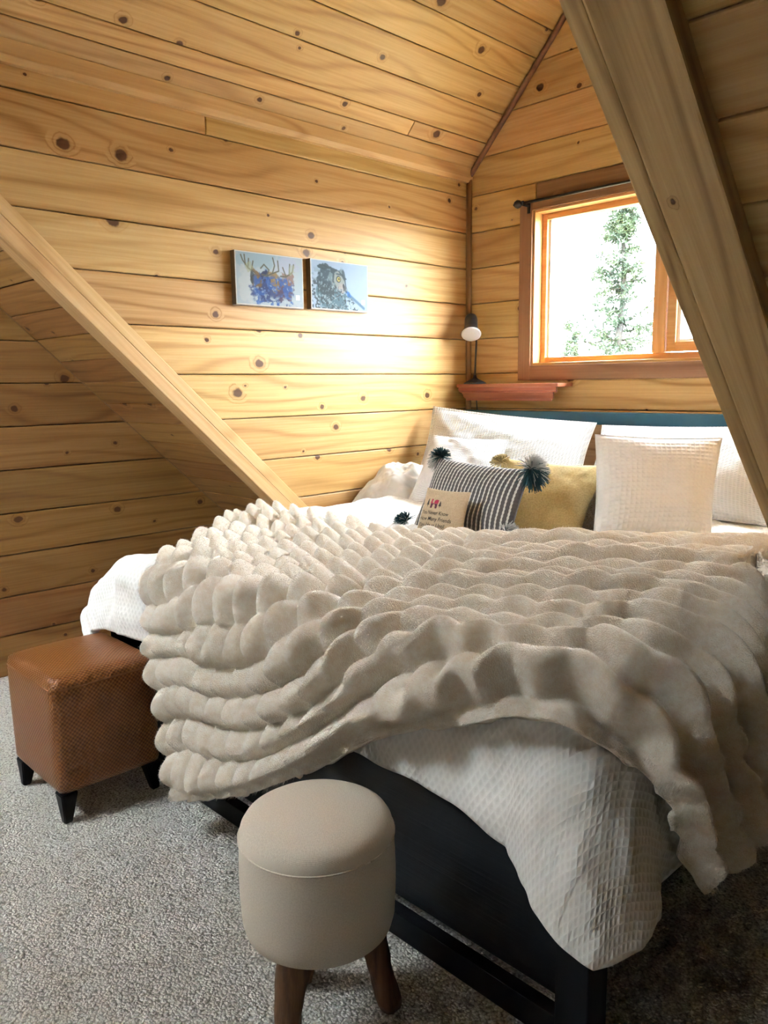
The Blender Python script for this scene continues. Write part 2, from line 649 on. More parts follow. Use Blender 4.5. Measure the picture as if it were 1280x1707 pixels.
def board(parent, poly, O, U, V, N, thick=0.02, chamfer=0.006, gap=0.0015, mat=None, name='plank', off=0.0):
    """one board: polygon in (u, v) with its face at distance off from the plane O,U,V, thickness going back"""
    poly = dedupe(poly)
    if len(poly) < 3 or abs(area(poly)) < 0.002:
        return None
    if area(poly) < 0:
        poly = poly[::-1]
    poly = inset(poly, gap)
    cu = sum(p[0] for p in poly) / len(poly)
    cv = sum(p[1] for p in poly) / len(poly)
    loc = [(p[0] - cu, p[1] - cv) for p in poly]
    inn = inset(loc, chamfer)
    mid = inset(loc, chamfer * 0.3)
    n = len(loc)
    Vv = [(p[0], p[1], -thick) for p in loc] + [(p[0], p[1], -chamfer) for p in loc] + \
         [(p[0], p[1], -chamfer * 0.3) for p in mid] + [(p[0], p[1], 0) for p in inn]
    F = []
    for r in range(3):
        for i in range(n):
            j = (i + 1) % n
            F.append((r * n + i, r * n + j, (r + 1) * n + j, (r + 1) * n + i))
    F.append(tuple(3 * n + i for i in range(n)))
    me = raw_mesh(name, Vv, F)
    me.materials.append(mat or M['pine'])
    o = bpy.data.objects.new(name, me)
    COL.objects.link(o)
    U, V, N = Vector(U), Vector(V), Vector(N)
    pos = Vector(O) + U * cu + V * cv + N * off
    o.matrix_world = Matrix.Translation(pos) @ Matrix((U, V, N)).transposed().to_4x4()
    mw = o.matrix_world.copy()
    o.parent = parent
    o.matrix_parent_inverse = world_of(parent).inverted()
    o.matrix_basis = mw
    return o


def boards(parent, region, O, U, V, N, bounds, joints=None, mat=None, **kw):
    """rows of boards between the v values in bounds, clipped to a convex region; joints: {row: [u,...]}"""
    for i in range(len(bounds) - 1):
        row = clip_poly(region, 0, -1, -bounds[i])
        row = clip_poly(row, 0, 1, bounds[i + 1])
        if len(row) < 3:
            continue
        cuts = sorted((joints or {}).get(i, []))
        lo = -1e3
        for c in cuts + [1e3]:
            piece = clip_poly(row, -1, 0, -lo)
            piece = clip_poly(piece, 1, 0, c)
            if len(piece) >= 3:
                board(parent, piece, O, U, V, N, mat=mat, off=random.uniform(-0.0012, 0.0012), **kw)
            lo = c


TH = 0.02      # board thickness
BK = 0.12      # thickness of the shell behind the boards

# ------------------------------------------------------------------ ground outside, well below the window
prism('ground_outside', [(-90, -90, -3.0), (90, -90, -3.0), (90, 110, -3.0), (-90, 110, -3.0)], (0, 0, -0.2), plain('dry_grass', (0.16, 0.15, 0.10), 0.95, 0.2, 3),
      kind='structure', label='dry grassy ground outside the house')

# ------------------------------------------------------------------ floor
floor = prism('floor', [(XF - BK, YR - BK, 0), (XRR + BK, YR - BK, 0), (XRR + BK, YB + 0.2, 0), (XF - BK, YB + 0.2, 0)], (0, 0, -0.1), M['carpet'], kind='structure', label='pale grey-beige loop pile carpet over the whole floor')

# ------------------------------------------------------------------ alcove left wall (pictures)
zs = [1.4495 + 0.195 * k for k in range(-8, 16)]
wall_l = prism('wall_alcove_left', [(XL - TH, y, z) for y, z in ((0.30, ZE + 0.12), (YB + 0.15, ZE + 0.12), (YB + 0.15, -0.02), (3.15, -0.02), (0.30, 2.70))],
               (-0.09, 0, 0), M['backing'], kind='structure', label='honey pine board wall left of the bed with two pictures')
# facing +x: U = +y, V = +z, N = +x
reg_l = clip_poly([(0.2, 0.0), (YB, 0.0), (YB, ZE), (0.2, ZE)], -SL, -1, -(P0 + 0.05))
jl = {13: [1.90], 7: [], 12: []}
boards(wall_l, reg_l, (XL, 0, 0), (0, 1, 0), (0, 0, 1), (1, 0, 0), zs, jl)

# ------------------------------------------------------------------ window wall with its opening
WX0, WX1, WZ0, WZ1 = -2.527, -1.145, 1.486, 2.285
bm = bmesh.new()


def bm_box(bm, lo, hi):
    r = bmesh.ops.create_cube(bm, size=1)
    for v in r['verts']:
        v.co = Vector([lo[i] + (v.co[i] + 0.5) * (hi[i] - lo[i]) for i in range(3)])


y0, y1 = YB + TH, YB + TH + 0.13
bm_box(bm, (XL - 0.1, y0, -0.02), (WX0, y1, 3.9))
bm_box(bm, (WX1, y0, -0.02), (XR + 0.1, y1, 3.9))
bm_box(bm, (WX0, y0, -0.02), (WX1, y1, WZ0))
bm_box(bm, (WX0, y0, WZ1), (WX1, y1, 3.9))
wall_back = obj('wall_alcove_back', bm_to('wall_alcove_back', bm), M['backing'], kind='structure',
                label='pine board gable wall around the window behind the bed')
# facing -y: U = +x, V = +z, N = -y
gab = [(XL, 0.0), (XR, 0.0), (XR, ZE), (XC, ZR), (XL, ZE)]
jb = {}
for i in range(len(zs) - 1):
    row = clip_poly(clip_poly(gab, 0, -1, -zs[i]), 0, 1, zs[i + 1])
    if len(row) < 3:
        continue
    args = ((0, YB, 0), (1, 0, 0), (0, 0, 1), (0, -1, 0))
    z0, z1 = zs[i], zs[i + 1]
    if z1 > WZ0 and z0 < WZ1:
        board(wall_back, clip_poly(row, 1, 0, WX0 + 0.005), *args)
        board(wall_back, clip_poly(row, -1, 0, -(WX1 - 0.005)), *args)
        if z1 > WZ1 + 0.02:
            mid = clip_poly(clip_poly(row, 1, 0, WX1 - 0.006), -1, 0, -(WX0 + 0.006))
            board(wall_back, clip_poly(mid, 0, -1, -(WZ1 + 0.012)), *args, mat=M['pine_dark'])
        if z0 < WZ0 - 0.01:
            mid = clip_poly(clip_poly(row, 1, 0, WX1 - 0.006), -1, 0, -(WX0 + 0.006))
            board(wall_back, clip_poly(mid, 0, 1, WZ0 - 0.004), *args)
    else:
        board(wall_back, row, *args)

# ------------------------------------------------------------------ alcove right wall (hidden behind the right beam)
wall_r = prism('wall_alcove_right', [(XR, y, z) for y, z in ((0.30, ZE + 0.12), (YB + 0.15, ZE + 0.12), (YB + 0.15, -0.02), (3.12, -0.02), (0.30, 2.67))],
               (0.10, 0, 0), M['pine'], kind='structure', label='pine wall on the right side of the sleeping alcove')

# ------------------------------------------------------------------ alcove ceiling (two pitches)
cl = math.hypot(1, KD)
yv_e = (PL - ZE) / SL          # where the eave meets the main roof
yv_r = (PL - ZR) / SL
Ul = Vector((0, 1, 0))
Vl = Vector((1, 0, KD)) / cl
Nl = Vector((KD, 0, -1)) / cl * 1.0
ceil_l = prism('ceiling_alcove', [Vector(p) - Nl * TH for p in ((XL - 0.12, yv_e - 0.1, ZE - 0.12 * KD), (XL - 0.12, YB + 0.15, ZE - 0.12 * KD), (XC, YB + 0.15, ZR), (XC, yv_r - 0.1, ZR))],
               -Nl * BK, M['backing'], kind='structure', label='orange pine board ceiling sloping up over the bed')
span = (XC - XL) * cl
# (U, V, N) right handed: U x V = (0,1,0)x(1,0,KD)/cl = (KD, 0, -1)/cl
rc = [(yv_e, 0.0), (YB, 0.0), (YB, span), (yv_r, span)]
xb = [-2.965, -2.895, -2.842, -2.73, -2.627, -2.525, -2.431] + [-2.431 + 0.104 * k for k in range(1, 8)]
vb = [(x - XL) * cl for x in xb]
vb[-1] = span
boards(ceil_l, rc, (XL, 0, ZE), Ul, Vl, Nl, vb, {0: [], 1: [3.02], 4: [1.6], 6: [2.2]}, chamfer=0.004)
Nr = Vector((-KD, 0, -1)) / cl
Vr = Vector((-1, 0, KD)) / cl
ceil_r = prism('ceiling_alcove_right', [Vector(p) for p in ((XR + 0.12, yv_e - 0.1, ZE - 0.12 * KD), (XR + 0.12, YB + 0.15, ZE - 0.12 * KD), (XC, YB + 0.15, ZR), (XC, yv_r - 0.1, ZR))],
               -Nr * BK, M['pine'], kind='structure', label='pine ceiling pitch over the right half of the alcove')

# ------------------------------------------------------------------ main roof
sl = math.hypot(1, SL)
Us = Vector((1, 0, 0))
Vs = Vector((0, -1, SL)) / sl            # up the roof
Ns = Us.cross(Vs)                        # (0,-SL,-1)/sl : into the room


def roof_pt(x, y, P):
    return Vector((x, y, P - SL * y))


def roof_slab(name, P, pts, label):
    q = [roof_pt(x, y, P) - Ns * TH for x, y in pts]
    return prism(name, q, -Ns * BK, M['backing'], kind='structure', label=label)


ridge_over = 0.08
slope_l = roof_slab('ceiling_slope_left', PL, [(XF - BK, YRIDGE), (XL - 0.012, YRIDGE), (XL - 0.012, PL / SL + 0.1), (XF - BK, PL / SL + 0.1)],
                    'shade-darkened pine boards under the sloping roof left of the bed')
slope_r = roof_slab('ceiling_slope_right', PR, [(-0.62, YRIDGE), (XRR + BK, YRIDGE), (XRR + BK, PR / SL + 0.1), (-0.62, PR / SL + 0.1)],
                    'brown pine boards under the sloping roof right of the thick beam')
slope_m = roof_slab('ceiling_slope_middle', PL, [(XL - 0.05, YRIDGE), (-0.60, YRIDGE), (-0.60, yv_e - 0.02), (XC, yv_r - 0.02), (XL - 0.05, yv_e - 0.02)],
                    'pine roof boards above the alcove opening')


def vrow(y, P):     # distance up the slope measured from y = 0
    return -y * sl


bl_ = [vrow(1.187 + 0.1085 * k, PL) for k in range(18, -14, -1)]
rl = [(XF, vrow(PL / SL, PL)), (XL - 0.08, vrow(PL / SL, PL)), (XL - 0.08, vrow(-0.2, PL)), (XF, vrow(-0.2, PL))]
boards(slope_l, rl, (0, 0, PL), Us, Vs, Ns, bl_, None, M['pine_shaded'], chamfer=0.004)
br_ = [vrow(1.145 + 0.112 * k, PR) for k in range(19, -14, -1)]
rr_ = [(-0.60, vrow(PR / SL, PR)), (XRR, vrow(PR / SL, PR)), (XRR, vrow(-0.2, PR)), (-0.60, vrow(-0.2, PR))]
boards(slope_r, rr_, (0, 0, PR), Us, Vs, Ns, br_, chamfer=0.004)
# the other pitch, behind the camera
zr_main = PL - SL * YRIDGE
yy = YR - BK
SKX0, SKX1, SKY0, SKY1 = -3.85, -2.62, -1.75, -0.96      # skylight opening


def rear_z(y):
    return zr_main - SL * (YRIDGE - y)


bm = bmesh.new()
for x0_, x1_, ya_, yb_ in ((XF - BK, SKX0, yy, YRIDGE + 0.06), (SKX1, XRR + BK, yy, YRIDGE + 0.06), (SKX0, SKX1, yy, SKY0), (SKX0, SKX1, SKY1, YRIDGE + 0.06)):
    q = [bm.verts.new((x, y, rear_z(y) + d)) for d in (0, 0.16) for x, y in ((x0_, ya_), (x1_, ya_), (x1_, yb_), (x0_, yb_))]
    for f in ((3, 2, 1, 0), (4, 5, 6, 7), (0, 1, 5, 4), (1, 2, 6, 5), (2, 3, 7, 6), (3, 0, 4, 7)):
        bm.faces.new([q[i] for i in f])
obj('ceiling_slope_rear', bm_to('ceiling_slope_rear', bm), M['room'], kind='structure', label='pine roof pitch behind the viewer with a skylight')
win2 = empty('window_2', ((SKX0 + SKX1) / 2, (SKY0 + SKY1) / 2, rear_z(SKY0)), kind='structure', label='skylight in the roof pitch behind the viewer')


def sky_bar(x0_, x1_, ya_, yb_, name, mat, d0, d1):
    return prism(name, [(x0_, ya_, rear_z(ya_) + d0), (x1_, ya_, rear_z(ya_) + d0), (x1_, yb_, rear_z(yb_) + d0), (x0_, yb_, rear_z(yb_) + d0)], (0, 0, d1 - d0), mat, win2)


for a_ in ((SKX0, SKX0 + 0.05, SKY0, SKY1), (SKX1 - 0.05, SKX1, SKY0, SKY1), (SKX0 + 0.05, SKX1 - 0.05, SKY0, SKY0 + 0.05), (SKX0 + 0.05, SKX1 - 0.05, SKY1 - 0.05, SKY1)):
    sky_bar(*a_, 'window_frame', M['fir'], 0.07, 0.14)
sky_bar(SKX0 + 0.05, SKX1 - 0.05, SKY0 + 0.05, SKY1 - 0.05, 'pane', M['glass'], 0.10, 0.105)

# ------------------------------------------------------------------ far left gable wall, with a wide window behind the viewer's left
bm = bmesh.new()
bm_box(bm, (XF - TH - BK, YR - BK, -0.02), (XF - TH, YB + 0.2, 4.6))
wall_left = obj('wall_left', bm_to('wall_left', bm), M['backing'], kind='structure', label='shaded pine board wall in the left corner of the room')
zf = [0.0, 0.203, 0.395, 0.601, 0.803, 1.013, 1.22, 1.425, 1.625, 1.825, 2.025, 2.225, 2.425, 2.625]
reg_f = clip_poly([(YR, 0), (PL / SL, 0), (PL / SL, 2.62), (YR, 2.62)], SL, 1, PL + 0.01)
boards(wall_left, reg_f, (XF, 0, 0), (0, 1, 0), (0, 0, 1), (1, 0, 0), zf, None, M['pine_shaded'])
prism('wall_right', [(XRR, YR - BK, -0.02), (XRR, YB + 0.1, -0.02), (XRR, YB + 0.1, 4.6), (XRR, YR - BK, 4.6)], (BK, 0, 0), M['room'], kind='structure', label='pine wall at the right end of the room')
prism('wall_rear', [(XF - BK, YR, -0.02), (XRR + BK, YR, -0.02), (XRR + BK, YR, 2.6), (XF - BK, YR, 2.6)], (0, -BK, 0), M['room'], kind='structure', label='low pine wall behind the viewer')
prism('wall_added_blocker', [(-1.55, -0.38, -0.02), (XRR + 0.02, -0.38, -0.02), (XRR + 0.02, -0.38, PL + 0.38), (-1.55, -0.38, PL + 0.38)], (0, -0.1, 0), plain('bounce_white', (0.78, 0.74, 0.68), 0.8), kind='structure', label='unseen white wall added behind the viewer to block and bounce light')  # added out of view: shades the right floor, bounces light onto the beam

# ------------------------------------------------------------------ beams and trims
def slope_beam(name, x0, x1, Pface, depth, mat, ytop, ybot, bevel, label, parent=None):
    """length along the roof; local x runs along the length so that the grain follows it"""
    y_mid = (ytop + ybot) / 2
    length = (ybot - ytop) * sl
    D = -Vs                                # down the roof
    W = Vector((1, 0, 0))
    bm = bmesh.new()
    nseg = 40
    bmesh.ops.create_cube(bm, size=1)
    for v in bm.verts:
        v.co = Vector((v.co.x * length, v.co.y * (x1 - x0), (v.co.z + 0.5) * depth))
    bmesh.ops.bevel(bm, geom=bm.edges[:], offset=bevel, segments=2, profile=0.6, affect='EDGES')
    me = bm_to(name, bm)
    me.materials.append(mat)
    o = bpy.data.objects.new(name, me)
    link(o, None, 'structure' if parent is None else None, label)
    o.matrix_world = Matrix.Translation(roof_pt((x0 + x1) / 2, y_mid, Pface)) @ Matrix((D, W, D.cross(W))).transposed().to_4x4()
    if parent is not None:
        mw = o.matrix_world.copy()
        o.parent = parent
        o.matrix_parent_inverse = world_of(parent).inverted()
        o.matrix_basis = mw
    return o


# D x W must point away from the room: (0,1,-SL) x (1,0,0) = (0,-SL,-1) -> into the room, so depth is laid the other way
def slope_beam2(name, x0, x1, Pface, depth, mat, ytop, ybot, bevel, label=None, parent=None):
    o = slope_beam(name, x0, x1, Pface, depth, mat, ytop, ybot, bevel, label, parent)
    for v in o.data.vertices:
        v.co.z -= depth
    return o


t1 = empty('trim_1', (XL, 2.2, 0.8), kind='structure', label='honey pine diagonal beam running down the roof edge to the left side of the bed')
slope_beam2('beam_board', XL - 0.095, XL + 0.006, P0, 0.055, M['pine_clear'], -0.1, 2.6, 0.004, None, t1)
slope_beam2('liner_board', XL - 0.095, XL + 0.003, P0 + 0.0775, 0.05, M['pine_clear'], -0.1, 2.75, 0.003, None, t1)
t2 = empty('trim_2', (-0.6, 2.2, 0.8), kind='structure', label='thick rough-sawn brown diagonal beam in the right foreground crossing the window')
slope_beam2('beam_board', -0.665, -0.553, P0, 0.15, M['pine_beam'], -0.3, 2.95, 0.005, None, t2)
slope_beam2('edge_board', -0.700, -0.667, P0 + 0.006, 0.15, M['pine_beam'], -0.3, 2.95, 0.003, None, t2)
# cornice under the ceiling, corner bead, ceiling bead
prism('trim_3', [(XL - 0.002, 0.35, ZE - 0.045), (XL + 0.020, 0.35, ZE - 0.042), (XL + 0.030, 0.35, ZE - 0.020), (XL + 0.034, 0.35, ZE + 0.03), (XL - 0.002, 0.35, ZE + 0.02)],
      (0, YB - 0.35 - 0.002, 0), M['pine_clear'], grain='y', kind='structure', label='slim pine moulding where the left wall meets the sloping ceiling')
tube('trim_4', [(XL + 0.012, YB - 0.012, 0.0), (XL + 0.012, YB - 0.012, ZE + 0.01)], 0.016, M['trim_dark'], None, 12, grain='z', kind='structure', label='slim vertical bead in the corner left of the window')
tube('trim_5', [(XL + 0.012, YB - 0.012, ZE - 0.012)] + [(XL + 0.012 + s * (XC - XL), YB - 0.012, ZE - 0.012 + s * (ZR - ZE) - 0.006) for s in (0.25, 0.5, 0.75, 1.0)], 0.014, M['trim_dark'], None, 12,
     kind='structure', label='dark bead rising along the edge of ceiling and gable wall')
slope_beam2('trim_6', XF, XF + 0.022, PL - 0.001, 0.03, M['trim_dark'], -0.1, 3.1, 0.006, 'dark bead where the left roof slope meets the shaded wall')

# ------------------------------------------------------------------ window
win = empty('window_1', (XC, YB, WZ0), kind='structure', label='two-part fir window with a spruce tree outside')
cw = 0.078
box('casing', (WX0 - cw, YB - 0.022, WZ0 - cw), (WX0, YB - 0.0015, WZ1 + 0.05), M['trim_dark'], win, 0.003, grain='z')
box('casing', (WX1, YB - 0.022, WZ0 - cw), (WX1 + cw, YB - 0.0015, WZ1 + 0.05), M['trim_dark'], win, 0.003, grain='z')
box('casing', (WX0, YB - 0.022, WZ1), (WX1, YB - 0.0015, WZ1 + 0.05), M['trim_dark'], win, 0.003)
box('casing', (WX0, YB - 0.022, WZ0 - cw), (WX1, YB - 0.0015, WZ0), M['trim_dark'], win, 0.003)
jd = 0.115
box('jamb', (WX0, YB - 0.012, WZ0), (WX0 + 0.014, YB + jd, WZ1), M['fir'], win, 0.002, grain='z')
box('jamb', (WX1 - 0.014, YB - 0.012, WZ0), (WX1, YB + jd, WZ1), M['fir'], win, 0.002, grain='z')
box('jamb', (WX0 + 0.014, YB - 0.012, WZ1 - 0.014), (WX1 - 0.014, YB + jd, WZ1), M['fir'], win, 0.002)
box('jamb', (WX0 + 0.014, YB - 0.012, WZ0), (WX1 - 0.014, YB + jd, WZ0 + 0.014), M['fir'], win, 0.002)
fa, fb = YB + 0.055, YB + 0.115
ix0, ix1, iz0, iz1 = WX0 + 0.014, WX1 - 0.014, WZ0 + 0.014, WZ1 - 0.014
fw = 0.03
for lo, hi in (((ix0, fa, iz0), (ix0 + fw, fb, iz1)), ((ix1 - fw, fa, iz0), (ix1, fb, iz1)),
               ((ix0 + fw, fa, iz1 - fw), (ix1 - fw, fb, iz1)), ((ix0 + fw, fa, iz0), (ix1 - fw, fb, iz0 + fw))):
    box('window_frame', lo, hi, M['fir'], win, 0.003)
mx0, mx1 = -1.865, -1.80
box('mullion', (mx0, fa - 0.012, iz0 + fw), (mx1, fb, iz1 - fw), M['fir'], win, 0.003, grain='z')
# bright outer stops round the fixed pane
for lo, hi in (((ix0 + fw, fa + 0.02, iz0 + fw), (ix0 + fw + 0.012, fb, iz1 - fw)), ((mx0 - 0.008, fa + 0.02, iz0 + fw), (mx0, fb, iz1 - fw))):
    box('glazing_stop', lo, hi, M['vinyl'], win, 0.002)
box('pane', (ix0 + fw, fa + 0.035, iz0 + fw), (mx0, fa + 0.039, iz1 - fw), M['glass'], win)
# casement sash on the right
sw = 0.045
sx0, sx1, sz0, sz1 = mx1 + 0.004, ix1 - fw - 0.004, iz0 + fw + 0.004, iz1 - fw - 0.004
for lo, hi in (((sx0, fa - 0.004, sz0), (sx0 + sw, fa + 0.04, sz1)), ((sx1 - sw, fa - 0.004, sz0), (sx1, fa + 0.04, sz1)),
               ((sx0 + sw, fa - 0.004, sz1 - sw), (sx1 - sw, fa + 0.04, sz1)), ((sx0 + sw, fa - 0.004, sz0), (sx1 - sw, fa + 0.04, sz0 + sw))):
    box('sash', lo, hi, M['fir'], win, 0.004)
for lo, hi in (((sx0 + sw, fa + 0.012, sz0 + sw), (sx0 + sw + 0.016, fa + 0.05, sz1 - sw)), ((sx0 + sw + 0.016, fa + 0.012, sz0 + sw), (sx1 - sw, fa + 0.05, sz0 + sw + 0.012))):
    box('glazing_stop', lo, hi, M['vinyl'], win, 0.002)
box('pane', (sx0 + sw, fa + 0.016, sz0 + sw), (sx1 - sw, fa + 0.020, sz1 - sw), M['glass'], win)
lk = box('sash_lock', (mx1 - 0.004, fa - 0.03, 2.02), (mx1 + 0.012, fa - 0.004, 2.10), M['fir'], win, 0.004)

# curtain rod over the window
rod = empty('curtain_rod', (WX0, 3.53, 2.315), 'thin black curtain rod with a knob end above the window', 'curtain rod')
tube('rod', [(-2.575, 3.53, 2.318), (-1.0, 3.53, 2.318)], 0.007, M['black_metal'], rod, 12)
lathe('finial', [(0.004, -0.02), (0.012, -0.015), (0.012, -0.008), (0.008, -0.004), (0.010, 0.0), (0.019, 0.010), (0.022, 0.022), (0.017, 0.034), (0.008, 0.040), (0.006, 0.046), (0.002, 0.05)],
      M['black_metal'], rod, (-2.568, 3.53, 2.318), (-1, 0, 0), 20)
for bx_ in (-2.545, -1.05):
    br = box('bracket', (bx_ - 0.008, YB - 0.030, 2.27), (bx_ + 0.008, YB - 0.022, 2.335), M['black_metal'], rod, 0.002)
    box('bracket_arm', (bx_ - 0.006, 3.522, 2.302), (bx_ + 0.006, YB - 0.030, 2.312), M['black_metal'], br, 0.002)

# ------------------------------------------------------------------ shelf and lamp in the corner
shelf = empty('corner_shelf', (-2.6, YB, 1.3), 'small reddish wood shelf with a moulded front under the lamp', 'shelf')
box('top_board', (XL + 0.03, YB - 0.14, 1.374), (-2.27, YB - 0.001, 1.392), M['red_wood'], shelf, 0.003)


def moulded(name, prof, x0, x1, slope_in, mat, parent):
    """profile of (depth from wall, z); the right end is mitred back by slope_in"""
    V, F = [], []
    n = len(prof)
    for d, z in prof:
        V.append((x0, YB - 0.001 - d, z))
    for d, z in prof:
        V.append((x1 - slope_in * (0.13 - d), YB - 0.001 - d, z))
    for i in range(n):
        j = (i + 1) % n
        F.append((i, j, n + j, n + i))
    F.append(tuple(range(n))[::-1])
    F.append(tuple(range(n, 2 * n)))
    return obj(name, raw_mesh(name, V, F), mat, parent)


moulded('ogee_moulding', [(0, 1.373), (0.128, 1.373), (0.128, 1.356), (0.120, 1.352), (0.120, 1.345), (0, 1.345)], XL + 0.035, -2.285, 0.6, M['red_wood'], shelf)
moulded('cove_moulding', [(0, 1.3445), (0.112, 1.3445), (0.100, 1.330), (0.092, 1.318), (0.0885, 1.312), (0, 1.312)], XL + 0.045, -2.305, 0.6, M['red_wood'], shelf)
moulded('base_strip', [(0, 1.3115), (0.086, 1.3115), (0.082, 1.300), (0, 1.300)], XL + 0.055, -2.315, 0.6, M['red_wood'], shelf)

lamp = empty('reading_lamp', (-2.845, 3.50, 1.392), 'small black gooseneck lamp with a white round face on the corner shelf', 'lamp')
lathe('lamp_base', [(0.062, 0.0), (0.062, 0.006), (0.045, 0.016), (0.022, 0.026), (0.010, 0.036), (0.008, 0.05)], M['black_metal'], lamp, (-2.845, 3.50, 1.3925), None, 32)
tube('lamp_stem', [(-2.845, 3.50, 1.43), (-2.846, 3.505, 1.52), (-2.848, 3.515, 1.62), (-2.850, 3.515, 1.70), (-2.852, 3.50, 1.735)], 0.0055, M['black_metal'], lamp, 10)
ldir = Vector((0.42, -0.50, -0.76)).normalized()
lc = Vector((-2.858, 3.480, 1.742))
sh = lathe('lamp_shade', [(0.020, -0.03), (0.032, -0.02), (0.036, 0.0), (0.036, 0.055), (0.040, 0.075), (0.054, 0.100), (0.056, 0.104), (0.050, 0.104)], M['black_metal'], lamp, lc, ldir, 32)
lathe('bulb_face', [(0.054, 0.1042), (0.054, 0.106), (0.045, 0.108), (0.02, 0.109), (0.002, 0.1092)], M['white_enamel'], sh, lc, ldir, 32)
tube('lamp_cord', [(-2.87, 3.55, 1.396), (-2.90, 3.585, 1.40), (-2.905, 3.586, 1.33), (-2.895, 3.586, 1.22), (-2.89, 3.586, 1.10)], 0.003, M['black_metal'], lamp, 8)

# ------------------------------------------------------------------ pictures
def paint_grid(name, W, Hh, func, nx, ny, place, mat, parent):
    """flat print: a grid whose faces carry the print's colours"""
    V = np.array([place(i / nx, j / ny) for j in range(ny + 1) for i in range(nx + 1)])
    F = np.array([(j * (nx + 1) + i, j * (nx + 1) + i + 1, (j + 1) * (nx + 1) + i + 1, (j + 1) * (nx + 1) + i) for j in range(ny) for i in range(nx)])
    me = raw_mesh(name, V, F)
    gx, gy = np.meshgrid((np.arange(nx) + 0.5) / nx, (np.arange(ny) + 0.5) / ny)
    c = func(gx, gy).reshape(-1, 3)
    ca = me.color_attributes.new('print', 'FLOAT_COLOR', 'CORNER')
    c4 = np.concatenate([c, np.ones((len(c), 1))], 1)
    ca.data.foreach_set('color', np.repeat(c4, 4, axis=0).astype(np.float32).ravel())
    return obj(name, me, mat, parent)


def print_mat():
    t = NT('art_print')
    a = t.n('ShaderNodeVertexColor', layer_name='print')
    g = t.n('ShaderNodeGamma')
    g.inputs[1].default_value = 1.5
    t.l(a.outputs[0], g.inputs[0])
    return t.out(t.mix(1.0, g.outputs[0], (0.46, 0.46, 0.46), 'MULTIPLY'), 0.6, None, Specular_IOR_Level=0.25)


M['print'] = print_mat()


class Paint:
    def __init__(s, gx, gy, bgc, asp):
        s.x, s.y, s.asp = gx * asp, gy, asp
        s.c = np.ones(gx.shape + (3,)) * np.array(bgc)

    def put(s, mask, col):
        m = np.clip(mask, 0, 1)[..., None]
        s.c = s.c * (1 - m) + np.array(col) * m

    def blob(s, cx, cy, rx, ry, col, a=1.0, ang=0.0, rag=0.25, soft=0.25, ns=9.0):
        dx, dy = s.x - cx, s.y - cy
        ca, sa = math.cos(ang), math.sin(ang)
        u, v = (dx * ca + dy * sa) / rx, (-dx * sa + dy * ca) / ry
        d = np.sqrt(u * u + v * v) + rag * fbm(s.x * ns + cx * 31, s.y * ns + cy * 17, 3)
        s.put(a * smooth01((1 - d) / soft), col)

    def line(s, pts, w, col, a=1.0):
        best = np.full(s.x.shape, 9.0)
        for (x0, y0), (x1, y1) in zip(pts[:-1], pts[1:]):
            ex, ey = x1 - x0, y1 - y0
            t = np.clip(((s.x - x0) * ex + (s.y - y0) * ey) / (ex * ex + ey * ey), 0, 1)
            best = np.minimum(best, np.hypot(s.x - x0 - t * ex, s.y - y0 - t * ey))
        s.put(a * smooth01((w - best) / (w * 0.7)), col)

    def speck(s, mask_fn, col, a, ns, th):
        n = fbm(s.x * ns + 3.3, s.y * ns + 8.8, 2)
        s.put(a * smooth01((n - th) / 0.25) * mask_fn(s.x, s.y), col)


